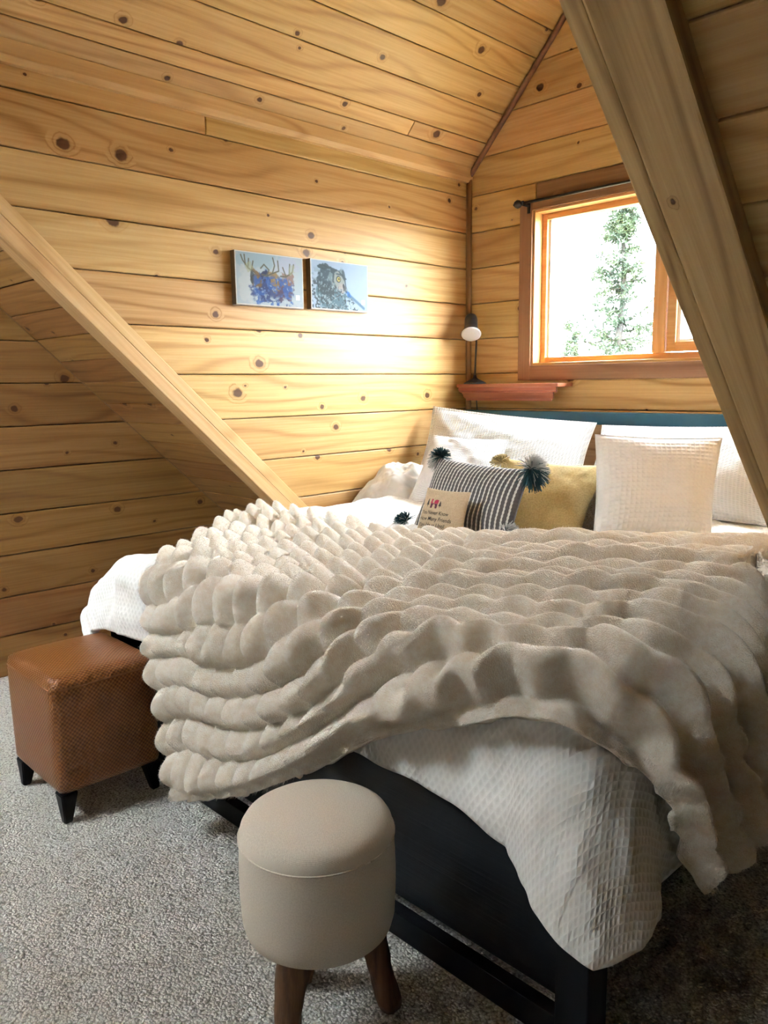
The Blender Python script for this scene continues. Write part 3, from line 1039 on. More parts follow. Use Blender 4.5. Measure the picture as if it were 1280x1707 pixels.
def moose(gx, gy):
    p = Paint(gx, gy, (0.66, 0.74, 0.80), 1.62)
    p.blob(0.5, 0.9, 0.6, 0.25, (0.50, 0.66, 0.74), 0.6)
    p.blob(1.25, 0.82, 0.35, 0.22, (0.66, 0.70, 0.86), 0.6)
    p.blob(0.25, 0.35, 0.25, 0.4, (0.76, 0.80, 0.82), 0.7)
    # shaggy bodies
    p.blob(0.82, 0.28, 0.46, 0.30, (0.05, 0.12, 0.36), 0.95, 0, 0.35)
    p.blob(0.66, 0.40, 0.20, 0.28, (0.03, 0.10, 0.34), 0.95, 0.1, 0.3)
    p.blob(1.14, 0.34, 0.26, 0.26, (0.16, 0.08, 0.20), 0.85, -0.2, 0.4)
    p.blob(0.47, 0.50, 0.12, 0.22, (0.35, 0.22, 0.08), 0.9, 0.2, 0.3)
    p.blob(0.90, 0.50, 0.14, 0.22, (0.50, 0.36, 0.16), 0.9, 0.35, 0.3)
    p.blob(1.22, 0.52, 0.18, 0.16, (0.46, 0.28, 0.22), 0.8, 0.2, 0.4)
    p.blob(0.36, 0.52, 0.05, 0.16, (0.03, 0.07, 0.08), 0.8)
    p.blob(0.68, 0.56, 0.10, 0.12, (0.02, 0.05, 0.20), 0.9)
    body = lambda x, y: smooth01((0.62 - y) / 0.1) * smooth01((x - 0.36) / 0.08) * smooth01((1.42 - x) / 0.1)
    p.speck(body, (0.04, 0.22, 0.62), 0.8, 9, 0.1)
    p.speck(body, (0.55, 0.66, 0.80), 0.6, 16, 0.5)
    p.speck(body, (0.18, 0.30, 0.60), 0.7, 21, 0.25)
    p.speck(lambda x, y: smooth01((0.22 - y) / 0.12) * smooth01((x - 0.3) / 0.1), (0.70, 0.78, 0.84), 0.9, 13, 0.0)
    # antlers
    an = (0.34, 0.32, 0.22)
    for pts in ([(0.44, 0.62), (0.28, 0.70), (0.16, 0.84), (0.12, 0.94)], [(0.28, 0.70), (0.30, 0.88)], [(0.22, 0.76), (0.20, 0.95)],
                [(0.60, 0.60), (0.72, 0.58), (0.78, 0.70), (0.66, 0.80), (0.58, 0.72)], [(0.36, 0.66), (0.40, 0.84)], [(0.72, 0.58), (0.86, 0.64), (0.92, 0.80), (0.88, 0.95)],
                [(0.86, 0.64), (1.02, 0.70), (1.00, 0.90)], [(1.06, 0.60), (1.20, 0.60), (1.36, 0.70), (1.40, 0.86)], [(1.20, 0.60), (1.12, 0.78)], [(1.28, 0.64), (1.30, 0.86)]):
        p.line(pts, 0.026, an, 0.75)
        p.line(pts, 0.010, (0.10, 0.10, 0.10), 0.8)
    p.blob(0.30, 0.74, 0.10, 0.10, (0.60, 0.62, 0.42), 0.55, 0.5, 0.4)
    p.blob(1.32, 0.74, 0.09, 0.12, (0.62, 0.66, 0.50), 0.5, -0.5, 0.4)
    return p.c


def owl(gx, gy):
    p = Paint(gx, gy, (0.58, 0.71, 0.88), 1.62)
    p.blob(1.4, 0.7, 0.5, 0.5, (0.60, 0.72, 0.90), 0.6)
    dk = (0.03, 0.11, 0.15)
    p.blob(0.55, 0.22, 0.58, 0.42, (0.16, 0.30, 0.36), 0.95, -0.35, 0.2)
    p.blob(0.42, 0.55, 0.30, 0.36, dk, 0.9, -0.3, 0.25)
    p.blob(0.72, 0.66, 0.27, 0.24, (0.30, 0.40, 0.44), 0.95, -0.2, 0.2)
    p.blob(0.36, 0.86, 0.20, 0.055, dk, 0.95, -0.12, 0.3)
    p.blob(0.62, 0.82, 0.34, 0.07, dk, 0.9, -0.42, 0.3)
    p.blob(0.92, 0.74, 0.05, 0.16, dk, 0.8, 0.3, 0.2)
    p.blob(0.76, 0.62, 0.17, 0.22, (0.48, 0.52, 0.52), 0.95, 0.15, 0.2)
    p.blob(0.86, 0.47, 0.13, 0.13, (0.58, 0.55, 0.55), 0.9, 0.2, 0.2)
    p.line([(0.62, 0.74), (0.60, 0.60), (0.68, 0.46), (0.80, 0.38)], 0.035, dk, 0.85)
    p.line([(0.70, 0.76), (0.86, 0.74), (0.95, 0.62), (0.97, 0.48), (0.94, 0.42)], 0.028, dk, 0.8)
    p.blob(0.91, 0.50, 0.035, 0.07, (0.04, 0.07, 0.10), 0.95, 0.2, 0.1)
    p.blob(0.76, 0.645, 0.075, 0.078, dk, 1.0, 0, 0.05, 0.15)
    p.blob(0.765, 0.645, 0.052, 0.056, (0.68, 0.60, 0.22), 1.0, 0, 0.03, 0.15)
    p.blob(0.775, 0.65, 0.022, 0.026, (0.01, 0.01, 0.01), 1.0, 0, 0.0, 0.2)
    p.line([(0.98, 0.36), (1.14, 0.28), (1.34, 0.16), (1.50, 0.06)], 0.05, (0.12, 0.28, 0.42), 0.8)
    p.blob(1.05, 0.33, 0.09, 0.05, (0.02, 0.30, 0.70), 0.9, -0.5, 0.4)
    body = lambda x, y: smooth01((0.5 + 0.18 * (0.9 - x) - y) / 0.1) * smooth01((1.42 - x - y * 0.9) / 0.1)
    p.speck(body, (0.55, 0.66, 0.74), 0.7, 22, 0.2)
    p.speck(body, (0.04, 0.10, 0.14), 0.85, 26, 0.15)
    p.speck(lambda x, y: smooth01((0.75 - x) / 0.1) * smooth01((y - 0.35) / 0.1) * smooth01((x + y - 0.62) / 0.1) * smooth01((0.9 - y) / 0.1), (0.42, 0.54, 0.60), 0.7, 17, 0.2)
    return p.c


def picture(name, y0, y1, z0, z1, dz, func, label):
    e = empty(name, (XL, (y0 + y1) / 2, z0), label, 'picture', 'pictures over the bed')
    x1 = XL + 0.034
    # slight hang angle: dz lifts the left end
    mt = Matrix.Translation((0, y0, z0)) @ Matrix.Rotation(-dz, 4, 'X') @ Matrix.Translation((0, -y0, -z0))
    box('canvas_block', (XL + 0.002, y0, z0), (x1, y1, z1), M['canvas_edge'], e, 0.002, 2, mt)
    box('white_border', (x1 - 0.004, y0 + 0.001, z0 + 0.001), (x1 + 0.0006, y1 - 0.001, z1 - 0.001), M['white_edge'], e, 0.0, 2, mt)
    box('lower_edge', (XL + 0.004, y0 + 0.001, z0 - 0.0012), (x1, y1 - 0.001, z0 - 0.0002), M['white_edge'], e, 0.0, 2, mt)
    m = 0.005

    def place(u, v):
        q = mt @ Vector((x1 + 0.0012, y0 + m + u * (y1 - y0 - 2 * m), z0 + m + v * (z1 - z0 - 2 * m)))
        return tuple(q)
    paint_grid('print', 1, 1, func, 170, 105, place, M['print'], e)
    s0 = y1 - 0.046
    box('white_sticker', (x1 + 0.0014, s0, z0 + 0.036), (x1 + 0.0022, s0 + 0.022, z0 + 0.058), M['white_enamel'], e, 0.0, 2, mt)


picture('moose_picture', 1.990, 2.362, 1.748, 1.975, 0.0, moose, 'small canvas print of moose with antlers in blue and brown')
picture('owl_picture', 2.406, 2.772, 1.752, 1.980, 0.0, owl, 'small canvas print of a grey owl with a yellow eye on pale blue')

# ------------------------------------------------------------------ bed
BX0, BX1, BY0, BY1 = -2.78, -0.80, 1.255, 3.50
bed = empty('bed', ((BX0 + BX1) / 2, BY0, 0), 'dark espresso bed frame with a footboard and a teal headboard', 'bed')
px0, px1 = -0.800, -0.722
box('post', (px0, BY0, 0.0), (px1, BY0 + 0.075, 0.50), M['black_wood'], bed, 0.003)
box('post', (BX0, BY0, 0.0), (BX0 + 0.075, BY0 + 0.075, 0.50), M['black_wood'], bed, 0.003)
box('footboard_panel', (BX0 + 0.076, BY0 + 0.045, 0.10), (px0 - 0.001, BY0 + 0.072, 0.47), M['espresso'], bed, 0.002)
box('foot_rail', (BX0 + 0.076, BY0 + 0.004, 0.022), (px0 - 0.001, BY0 + 0.040, 0.088), M['black_wood'], bed, 0.002)
box('top_rail', (BX0 + 0.076, BY0 + 0.03, 0.471), (px0 - 0.001, BY0 + 0.075, 0.50), M['black_wood'], bed, 0.003)
box('side_rail', (px1 - 0.05, BY0 + 0.076, 0.25), (px1 - 0.02, BY1 - 0.05, 0.43), M['espresso'], bed, 0.002, grain='y')
box('side_rail', (BX0, BY0 + 0.076, 0.25), (BX0 + 0.03, BY1 - 0.05, 0.43), M['espresso'], bed, 0.002, grain='y')
for xx in (px1 - 0.075, BX0):
    box('leg', (xx, BY1 - 0.05, 0.0), (xx + 0.075, BY1 + 0.02, 0.40), M['black_wood'], bed, 0.003)
box('slat_deck', (BX0 + 0.031, BY0 + 0.08, 0.40), (px1 - 0.051, BY1 - 0.06, 0.43), M['black_wood'], bed, 0.0)
hb = box('headboard', (-2.915, 3.505, 0.35), (-0.86, 3.545, 1.185), M['pine_beam'], bed, 0.003)
box('headboard_rail', (-2.925, 3.49, 1.186), (-0.85, 3.556, 1.247), M['teal_paint'], hb, 0.004)

mattress = box('mattress', (BX0 + 0.02, BY0 + 0.085, 0.432), (BX1 + 0.03, BY1 - 0.03, 0.735), M['sheet'], None, 0.05, 4, None,
               label='thick white mattress lying in the dark bed frame', cat='mattress')

ZT = 0.775       # top of the duvet


def fold(px, py, r, grow, z0, flare=0.12, xa=BX0 - 0.02, xb=-0.705, ya=BY0 - 0.015, rc=0.12):
    """lays flat coordinates over the bed and lets them hang at the foot and the sides; returns points and normals"""
    xa_, xb_, ya_ = xa + r + rc, xb - r - rc, ya + r + rc
    qx = np.clip(px, xa_, xb_)
    qy = np.maximum(py, ya_)
    dx, dy = px - qx, py - qy
    Lf = np.hypot(dx, dy)
    L = Lf
    nx = np.where(L > 1e-6, dx / np.maximum(L, 1e-6), 0)
    ny = np.where(L > 1e-6, dy / np.maximum(L, 1e-6), 0)
    flat = np.minimum(Lf, rc)
    L = np.maximum(Lf - rc, 0)
    R = r + grow
    corner = np.clip(2 * np.abs(nx * ny), 0, 1)
    fl = flare + 0.30 * corner * (nx > 0) + 0
    arc = R * math.pi / 2
    th = np.clip(L / R, 0, math.pi / 2)
    beyond = np.maximum(L - arc, 0)
    out = R * np.sin(th) + beyond * fl
    dn = R * (1 - np.cos(th)) + beyond * np.sqrt(1 - fl * fl)
    # at the left nothing pulls the bedding down: it rolls over softly
    wl = np.clip(-nx, 0, 1) ** 2
    te = np.clip(L / 0.56, 0, 1) * math.pi / 2
    out = out * (1 - wl) + wl * (0.36 + grow) * np.sin(te)
    dn = dn * (1 - wl) + wl * 0.30 * (1 - np.cos(te))
    th = th * (1 - wl) + wl * te * 0.8
    P = np.stack([qx + nx * (flat + out), qy + ny * (flat + out), z0 + grow - dn], -1)
    Nn = np.stack([nx * np.sin(th), ny * np.sin(th), np.cos(th)], -1)
    return P, Nn, L


def grid_faces(nu, nv):
    i = np.arange(nu - 1)
    j = np.arange(nv - 1)
    I, J = np.meshgrid(i, j, indexing='ij')
    a = (I * nv + J).ravel()
    return np.stack([a, a + nv, a + nv + 1, a + 1], -1)


def cubic(xs, ys, x):
    """smooth interpolation through points"""
    xs = np.array(xs, float)
    ys = np.array(ys, float)
    m = np.gradient(ys, xs)
    k = np.clip(np.searchsorted(xs, x) - 1, 0, len(xs) - 2)
    h = xs[k + 1] - xs[k]
    t = np.clip((x - xs[k]) / h, -0.5, 1.5)
    return ys[k] * (2 * t ** 3 - 3 * t ** 2 + 1) + m[k] * h * (t ** 3 - 2 * t ** 2 + t) + ys[k + 1] * (-2 * t ** 3 + 3 * t ** 2) + m[k + 1] * h * (t ** 3 - t ** 2)


def bed_lift(x, y):
    """slow swelling of the bedding: lower at the foot, higher along the left wall"""
    return 0.035 * smooth01((y - 1.35) / 0.9) + 0.03 * smooth01((-2.3 - x) / 0.5) * smooth01((y - 1.6) / 0.5) - 0.03 * smooth01((-2.35 - x) / 0.4) * smooth01((1.9 - y) / 0.6)


def make_duvet():
    nu, nv = 300, 300
    a = np.linspace(0, 1, nu)[:, None] * np.ones((1, nv))
    b = np.linspace(0, 1, nv)[None, :] * np.ones((nu, 1))
    y_lin = 0.95 + b * (3.36 - 0.95)
    xl = cubic([0.9, 1.25, 1.7, 2.15, 3.4], [-3.37, -3.34, -3.20, -2.945, -2.94], y_lin)
    xr = cubic([0.9, 1.3, 1.85, 2.2, 2.6, 3.4], [-0.34, -0.34, -0.36, -0.745, -0.75, -0.75], y_lin)
    px = xl + a * (xr - xl)
    hem = cubic([-3.3, -2.6, -1.9, -1.35, -1.1, -0.9, -0.3], [1.06, 1.02, 0.99, 0.98, 0.985, 0.95, 0.80], px)
    py = hem + b * (3.36 - hem)
    # round off the hanging corner
    r = 0.075
    cx, cy = -0.705 - r, BY0 - 0.015 + r
    rc = 0.12
    cx, cy = cx - rc, cy + rc
    dx, dy = np.maximum(px - cx, 0), np.maximum(cy - py, 0)
    both = (dx > 0) & (dy > 0)
    bx, by = np.maximum(xr - cx, 1e-6), np.maximum(cy - hem, 1e-6)
    ang = np.arctan2(dx, np.maximum(dy, 1e-9))
    reach = np.minimum(bx / np.maximum(np.sin(ang), 1e-6), by / np.maximum(np.cos(ang), 1e-6))     # to the square corner
    goal = by * np.cos(ang) ** 2 + bx * np.sin(ang) ** 2 + 0.05 * np.sin(2 * ang) ** 1.5
    sc = np.where(both, goal / np.maximum(reach, 1e-6), 1)
    px = np.where(both, cx + dx * sc, px)
    py = np.where(both, cy - dy * sc, py)
    w_corner = np.where(both, np.sin(2 * ang), 0)
    P, N, L = fold(px, py, r, 0.0, ZT, 0.08, rc=rc)
    top = smooth01(1 - L / 0.12)
    w = 0.012 * fbm(px * 5, py * 5, 3) + 0.005 * fbm(px * 13, py * 13, 2)
    P[..., 2] += (bed_lift(px, py) + 0.02) * top
    hang = (1 - top)
    # soft vertical folds where it hangs
    w = w + hang * 0.012 * fbm(px * 6 + 3, py * 6, 2) * (1 - 0.7 * w_corner)
    P = P + N * w[..., None]
    lf = smooth01((-2.85 - px) / 0.15) * smooth01((1.45 - py) / 0.3)
    P = P + N * (lf * 0.012 * np.sin(px * 50 + py * 22))[..., None]
    # let the fabric pillow over its edge on the left
    F = grid_faces(nu, nv)
    uv = np.stack([px, py], -1).reshape(-1, 2)
    return raw_mesh('duvet', P.reshape(-1, 3), F, True, uv)


duvet = obj('duvet', make_duvet(), M['duvet'], None, label='white waffle-weave duvet hanging to a point at the foot corner', cat='duvet')
sm = duvet.modifiers.new('thickness', 'SOLIDIFY')
sm.thickness = 0.016
sm.offset = -1


def make_throw():
    nu, nv = 620, 470
    s = np.linspace(0, 1, nu)[:, None] * np.ones((1, nv))
    t = np.linspace(0, 1, nv)[None, :] * np.ones((nu, 1))
    # near edge and far edge in flat coordinates
    xN = -2.12 + s * (-0.30 + 2.12)
    yN = cubic([-2.3, -1.95, -1.40, -1.18, -0.9, -0.6, -0.3], [0.54, 0.65, 0.93, 1.08, 1.19, 1.33, 1.44], xN)
    xF_ = -2.92 + s * (-0.20 + 2.92)
    yF_ = cubic([-3.0, -2.6, -1.96, -1.53, -1.11, -0.9, -0.2], [1.95, 1.98, 2.02, 2.14, 2.47, 2.64, 2.95], xF_)
    px = xN * (1 - t) + xF_ * t
    py = yN * (1 - t) + yF_ * t
    px += 0.015 * fbm(s * 5, t * 5 + 9, 2)
    py += 0.015 * fbm(s * 5 + 4, t * 5, 2)
    px += 0.11 * smooth01(1 - s / 0.25) * np.sin(np.pi * t)
    k_in = 1 - 0.95 * smooth01((py - 1.85) / 0.35)           # inside the alcove the side wall leaves no room to hang
    px = np.where(px > -0.80, -0.80 + (px + 0.80) * k_in, px)
    Lh = 1.62
    sd, td = s * 2.15, t * Lh                      # approximate metres along the cloth
    wx = 0.016 * fbm(sd * 2.6 + 7, td * 2.6, 2)
    wy = 0.040 * fbm(sd * 1.5, td * 2.2 + 3, 2) + 0.014 * fbm(sd * 5, td * 5, 1)
    cs = (sd + wx) / 0.092
    ct = (td + wy) / 0.116
    ct = ct + 0.09 * smooth01((s - 0.25) / 0.3) * np.sin(2 * np.pi * cs * 0.8 + 2 * fbm(sd * 2, td * 2, 1))
    row = np.floor(ct)
    cs = cs + 0.12 * np.sin(row * 2.3)
    rt = np.abs(np.sin(np.pi * ct))
    rs = np.abs(np.sin(np.pi * cs))
    # beads at the left and where it hangs, long ripples at the right
    rip = smooth01((s - 0.30) / 0.28)
    rowamp = 0.8 + 0.2 * (1.0 + 0.35 * np.sin(row * 1.7 + 1.0))
    bead = 0.066 * (rs ** 0.9) * (0.42 + 0.58 * rt ** 0.9)
    ripple = 0.088 * rowamp * rt ** 1.4 * (0.86 + 0.14 * rs)
    h = bead * (1 - rip) + ripple * rip
    # some rows are heaped up
    h += 0.022 * rip * rt * np.maximum(0, fbm(sd * 1.6, row * 0.77 + 11, 2))
    edge = np.minimum(np.minimum(s * 2.15, (1 - s) * 2.15), np.minimum(td, Lh - td))
    h = h * (0.35 + 0.65 * smooth01(edge / 0.05)) + 0.006
    h *= 1 + 0.18 * fbm(sd * 4, td * 4, 2)
    P, N, L = fold(px, py, 0.085, 0.022, ZT, 0.13)
    top = smooth01(1 - L / 0.14)
    P[..., 2] += (bed_lift(px, py) + 0.02) * top
    hang = 1 - top
    P = P + N * (hang * (0.015 + 0.02 * np.maximum(0, fbm(px * 4, py * 4 + 2, 2))))[..., None]
    # lean the ripples a little towards the foot
    lean = np.stack([np.zeros_like(h), -0.45 * h * top, np.zeros_like(h)], -1)
    P = P + N * h[..., None] + lean
    return P, s, t


TP, Ts, Tt = make_throw()
tf = grid_faces(*Ts.shape)
throw = empty('throw_blanket', (-1.6, 1.7, ZT), 'cream plush bubble-textured throw blanket spread diagonally over the bed', 'blanket')
th_me = raw_mesh('plush_cloth', TP.reshape(-1, 3), tf, True, np.stack([Ts, Tt], -1).reshape(-1, 2))
th_cloth = obj('plush_cloth', th_me, M['plush'], throw)
sm = th_cloth.modifiers.new('thickness', 'SOLIDIFY')
sm.thickness = 0.012
sm.offset = -1


def strands(name, P3, faces, count, length, width, mat, parent, comb=(0, 0, -0.35), jitter=0.55, seed=1, lenfn=None):
    """short pile: one thin triangle for each tuft, rooted on a quad mesh"""
    r = np.random.default_rng(seed)
    A, B, C, D = (P3[faces[:, k]] for k in range(4))
    n = np.cross(C - A, D - B)
    ar = np.linalg.norm(n, axis=1)
    n = n / np.maximum(ar[:, None], 1e-12)
    idx = r.choice(len(faces), count, p=ar / ar.sum())
    u, v = r.random((count, 1)), r.random((count, 1))
    p = (A[idx] * (1 - u) + B[idx] * u) * (1 - v) + (D[idx] * (1 - u) + C[idx] * u) * v
    d = n[idx] + r.normal(0, jitter, (count, 3)) * 0.6 + np.array(comb)
    d /= np.linalg.norm(d, axis=1)[:, None]
    sd = np.cross(d, r.normal(0, 1, (count, 3)))
    sd /= np.maximum(np.linalg.norm(sd, axis=1)[:, None], 1e-9)
    ln = length * (0.6 + 0.7 * r.random((count, 1)))
    if lenfn is not None:
        ln = ln * lenfn(idx)[:, None]
    V = np.empty((count * 3, 3))
    V[0::3] = p - sd * width * 0.5 - n[idx] * 0.001
    V[1::3] = p + sd * width * 0.5 - n[idx] * 0.001
    V[2::3] = p + d * ln
    F = np.arange(count * 3).reshape(-1, 3)
    me = raw_mesh(name, V, F, False)
    return obj(name, me, mat, parent, kind='stuff')


tidx = Tt.reshape(-1)
t_face = tidx[tf[:, 0]]
strands('plush_pile', TP.reshape(-1, 3), tf, 200000, 0.0065, 0.0012, M['plush'], throw, (0, -0.1, -0.35), 0.5, 5,
        lambda i: 1 + 1.3 * (t_face[i] < 0.02))


# ------------------------------------------------------------------ pillows
def pillow_surface(c, T, n=60, pinch=0.06, power=2.6, flange=0.0, wr=0.006, sag=0.0, seed=0, relief=None):
    BL, BR, TR, TL = [np.array(p, float) for p in c]
    u = np.linspace(0, 1, n)[:, None] * np.ones((1, n))
    v = np.linspace(0, 1, n)[None, :] * np.ones((n, 1))

    def pos(u, v, side, off=0.0):
        un = 0.5 + (u - 0.5) * (1 - pinch * np.sin(np.pi * np.clip(v, 0, 1)))
        vn = 0.5 + (v - 0.5) * (1 - pinch * np.sin(np.pi * np.clip(u, 0, 1)))
        p = ((1 - un) * (1 - vn))[..., None] * BL + (un * (1 - vn))[..., None] * BR + (un * vn)[..., None] * TR + ((1 - un) * vn)[..., None] * TL
        N = np.cross(BR - BL, TL - BL)
        N /= np.linalg.norm(N)
        k = 1 - 2 * flange
        uu = np.clip((u - 0.5) / k + 0.5, 0, 1)
        vv = np.clip((v - 0.5) / k + 0.5, 0, 1)
        f = (1 - np.abs(2 * uu - 1) ** power) * (1 - np.abs(2 * vv - 1) ** power)
        b = T / 2 * np.power(np.maximum(f, 0), 0.62)
        # heavier towards the bottom
        b = b * (1.08 - 0.22 * v)
        ed = np.power(np.maximum(f, 0), 0.4)
        w = wr * fbm(u * 4 + seed * 3.1, v * 4 + seed * 1.7, 3) + wr * 0.8 * np.sin((u + v * 0.6 + seed) * 26 + 4 * fbm(u * 3, v * 3, 2)) * np.exp(-((v - 0.9) / 0.12) ** 2) * 0.6
        d = side * (b + 0.0025) + side * w * ed + off
        p = p + N * d[..., None]
        p[..., 2] -= sag * np.sin(np.pi * u) * v
        return p
    return pos, u, v


def pillow_mesh(name, c, T, n=60, relief=None, **kw):
    pos, u, v = pillow_surface(c, T, n, **kw)
    A = pos(u, v, 1.0)
    if relief is not None:
        BL, BR, TR, TL = [np.array(p, float) for p in c]
        N = np.cross(BR - BL, TL - BL)
        N /= np.linalg.norm(N)
        A = A + N * relief(u, v)[..., None]
    B = pos(u, v, -1.0)
    F = grid_faces(n, n)
    nn = n * n
    ring = [(i, 0) for i in range(n)] + [(n - 1, j) for j in range(1, n)] + [(i, n - 1) for i in range(n - 2, -1, -1)] + [(0, j) for j in range(n - 2, 0, -1)]
    ri = np.array([i * n + j for i, j in ring])
    rj = np.roll(ri, -1)
    side = np.stack([ri, ri + nn, rj + nn, rj], -1)
    F = np.concatenate([F, F[:, ::-1] + nn, side])
    W = np.linalg.norm(np.array(c[1]) - np.array(c[0]))
    Hh = np.linalg.norm(np.array(c[3]) - np.array(c[0]))
    uv = np.stack([u, v], -1).reshape(-1, 2)
    return raw_mesh(name, np.concatenate([A.reshape(-1, 3), B.reshape(-1, 3)]), F, True, np.concatenate([uv, uv])), pos


def center_of(c):
    return tuple(sum(p[i] for p in c) / 4 if i < 2 else min(p[2] for p in c) for i in range(3))


# two large shams against the headboard
me, _ = pillow_mesh('pillow_sham', [(-2.86, 2.98, 0.82), (-1.97, 3.20, 0.83), (-2.02, 3.42, 1.200), (-2.915, 3.23, 1.275)], 0.17, 70, pinch=0.05, flange=0.035, wr=0.012, seed=1)
obj('pillow_sham', me, M['sham'], None, label='large white waffle pillow standing left against the teal headboard', cat='pillow', group='white bed pillows')
me, _ = pillow_mesh('pillow_sham', [(-1.93, 3.12, 0.83), (-1.03, 3.12, 0.84), (-1.08, 3.41, 1.215), (-1.985, 3.41, 1.19)], 0.17, 70, pinch=0.05, flange=0.03, wr=0.010, seed=2)
obj('pillow_sham', me, M['sham'], None, label='large white waffle pillow behind the square cushion and the thick beam', cat='pillow', group='white bed pillows')
me, _ = pillow_mesh('cushion', [(-2.62, 2.70, 0.82), (-2.18, 2.80, 0.83), (-2.27, 3.05, 1.130), (-2.700, 2.99, 1.140)], 0.15, 60, pinch=0.06, flange=0.02, wr=0.012, seed=3)
obj('cushion', me, M['sham'], None, label='white waffle cushion leaning behind the striped cushion at the wall side', cat='cushion', group='white bed pillows')


def waffle_relief(nc):
    def f(u, v):
        a = np.abs(np.sin(np.pi * u * nc))
        b = np.abs(np.sin(np.pi * v * nc))
        m = smooth01(np.minimum(np.minimum(u, 1 - u), np.minimum(v, 1 - v)) / 0.06)
        return 0.0042 * m * (1 - np.power(a * b, 0.6)) - 0.002
    return f


me, _ = pillow_mesh('cushion', [(-1.490, 2.515, 0.80), (-1.200, 2.860, 0.80), (-1.260, 3.057, 1.178), (-1.585, 2.672, 1.200)], 0.15, 180, pinch=0.045, flange=0.012, wr=0.006, seed=4, relief=waffle_relief(25))
obj('cushion', me, M['waffle_plain'], None, label='square white waffle cushion standing upright at the front right', cat='cushion', group='white bed pillows')


def tuft(name, center, direction, length, spread, count, mat, parent, seed, width=0.0022, droop=0.3):
    """yarn strands bound at one point"""
    r = np.random.default_rng(seed)
    d0 = np.array(direction, float)
    d0 /= np.linalg.norm(d0)
    V, F = [], []
    for i in range(count):
        d = d0 + r.normal(0, spread, 3)
        d /= np.linalg.norm(d)
        ln = length * (0.7 + 0.4 * r.random())
        s = np.cross(d, r.normal(0, 1, 3))
        s /= np.linalg.norm(s)
        n2 = np.cross(d, s)
        c = np.array(center, float)
        pts = []
        for k in range(4):
            f = k / 3
            pts.append(c + d * ln * f + np.array([0, 0, -1]) * droop * ln * f * f)
        base = len(V)
        for k, p in enumerate(pts):
            w = width * (0.6 + 0.6 * min(1, k)) * (1 if k < 3 else 0.8)
            for q in range(3):
                an = 2 * math.pi * q / 3
                V.append(p + (s * math.cos(an) + n2 * math.sin(an)) * w)
        for k in range(3):
            for q in range(3):
                q2 = (q + 1) % 3
                F.append((base + k * 3 + q, base + k * 3 + q2, base + k * 3 + 3 + q2, base + k * 3 + 3 + q))
    return obj(name, raw_mesh(name, np.array(V), np.array(F, dtype=np.int64), True), mat, parent)


def yarn_tassel(parent, center, dir_white, dir_teal, length, seed, n1=90, n2=90):
    tu = tuft('tassel', center, dir_white, length * 0.9, 0.55, n1 * 3, M['yarn_white'], parent, seed, 0.0014, 0.25)
    tuft('teal_strands', center, dir_teal, length * 0.9, 0.55, n2 * 3, M['yarn_teal'], tu, seed + 1, 0.0015, 0.25)
    return tu


# brown shaggy cushion, mostly hidden
sc_ = [(-1.80, 2.62, 0.81), (-1.48, 2.70, 0.81), (-1.52, 2.84, 1.02), (-1.84, 2.78, 1.05)]
shag = empty('shaggy_cushion', center_of(sc_), 'brown shaggy cushion peeking out between mustard and white cushions', 'cushion')
me, pos_ = pillow_mesh('shaggy_cover', sc_, 0.13, 50, pinch=0.05, wr=0.01, seed=9)
obj('shaggy_cover', me, M['shag'], shag)
u_, v_ = np.meshgrid(np.linspace(0, 1, 40), np.linspace(0, 1, 40), indexing='ij')
pp_ = np.concatenate([pos_(u_, v_, 1.0).reshape(-1, 3)])
strands('shag_pile', pp_, grid_faces(40, 40), 9000, 0.022, 0.0025, M['shag'], shag, (0, 0, -0.3), 0.9, 8)

# mustard cushion
mc = [(-1.800, 2.420, 0.79), (-1.600, 2.590, 0.79), (-1.585, 2.790, 1.070), (-1.905, 2.500, 1.105)]
must = empty('mustard_cushion', center_of(mc), 'mustard yellow cushion beside the striped cushion', 'cushion')
me, _ = pillow_mesh('cushion_cover', mc, 0.14, 60, pinch=0.07, wr=0.006, seed=5)
obj('cushion_cover', me, M['mustard'], must)
tuft('tassel', (-1.900, 2.505, 1.085), (-0.25, -0.1, 0.6), 0.05, 0.6, 300, M['yarn_mustard'], must, 51, 0.0014, 0.3)

# striped cushion with yarn tassels
stc = [(-2.185, 2.285, 0.80), (-1.690, 2.275, 0.79), (-1.672, 2.385, 1.082), (-2.165, 2.430, 1.095)]
stp = empty('striped_cushion', center_of(stc), 'charcoal and white striped cushion with yarn tassels at its corners', 'cushion')
me, stpos = pillow_mesh('cushion_cover', stc, 0.14, 70, pinch=0.06, wr=0.005, seed=6)
obj('cushion_cover', me, M['stripe'], stp)
yarn_tassel(stp, (-2.150, 2.425, 1.098), (-0.7, -0.3, -0.3), (0.1, -0.1, 0.75), 0.06, 61, 50, 100)
yarn_tassel(stp, (-1.668, 2.380, 1.085), (0.5, 0.3, 0.9), (0.5, -0.2, -0.4), 0.075, 63, 140, 110)
yarn_tassel(stp, (-2.200, 2.270, 0.845), (-0.6, -0.5, -0.1), (-0.3, -0.4, 0.5), 0.06, 65, 70, 90)
yarn_tassel(stp, (-1.680, 2.245, 0.868), (0.7, 0.1, 0.25), (0.5, -0.1, -0.5), 0.065, 67, 110, 60)

# small canvas cushion with a printed saying
sgc = [(-2.020, 2.125, 0.815), (-1.812, 2.150, 0.81), (-1.824, 2.222, 1.003), (-2.005, 2.190, 1.008)]
sgn = empty('sign_cushion', center_of(sgc), 'little tan canvas cushion printed with a cabin, trees and a saying', 'cushion')
me, sgpos = pillow_mesh('cushion_cover', sgc, 0.055, 50, pinch=0.05, wr=0.0025, seed=7)
obj('cushion_cover', me, M['canvas'], sgn)


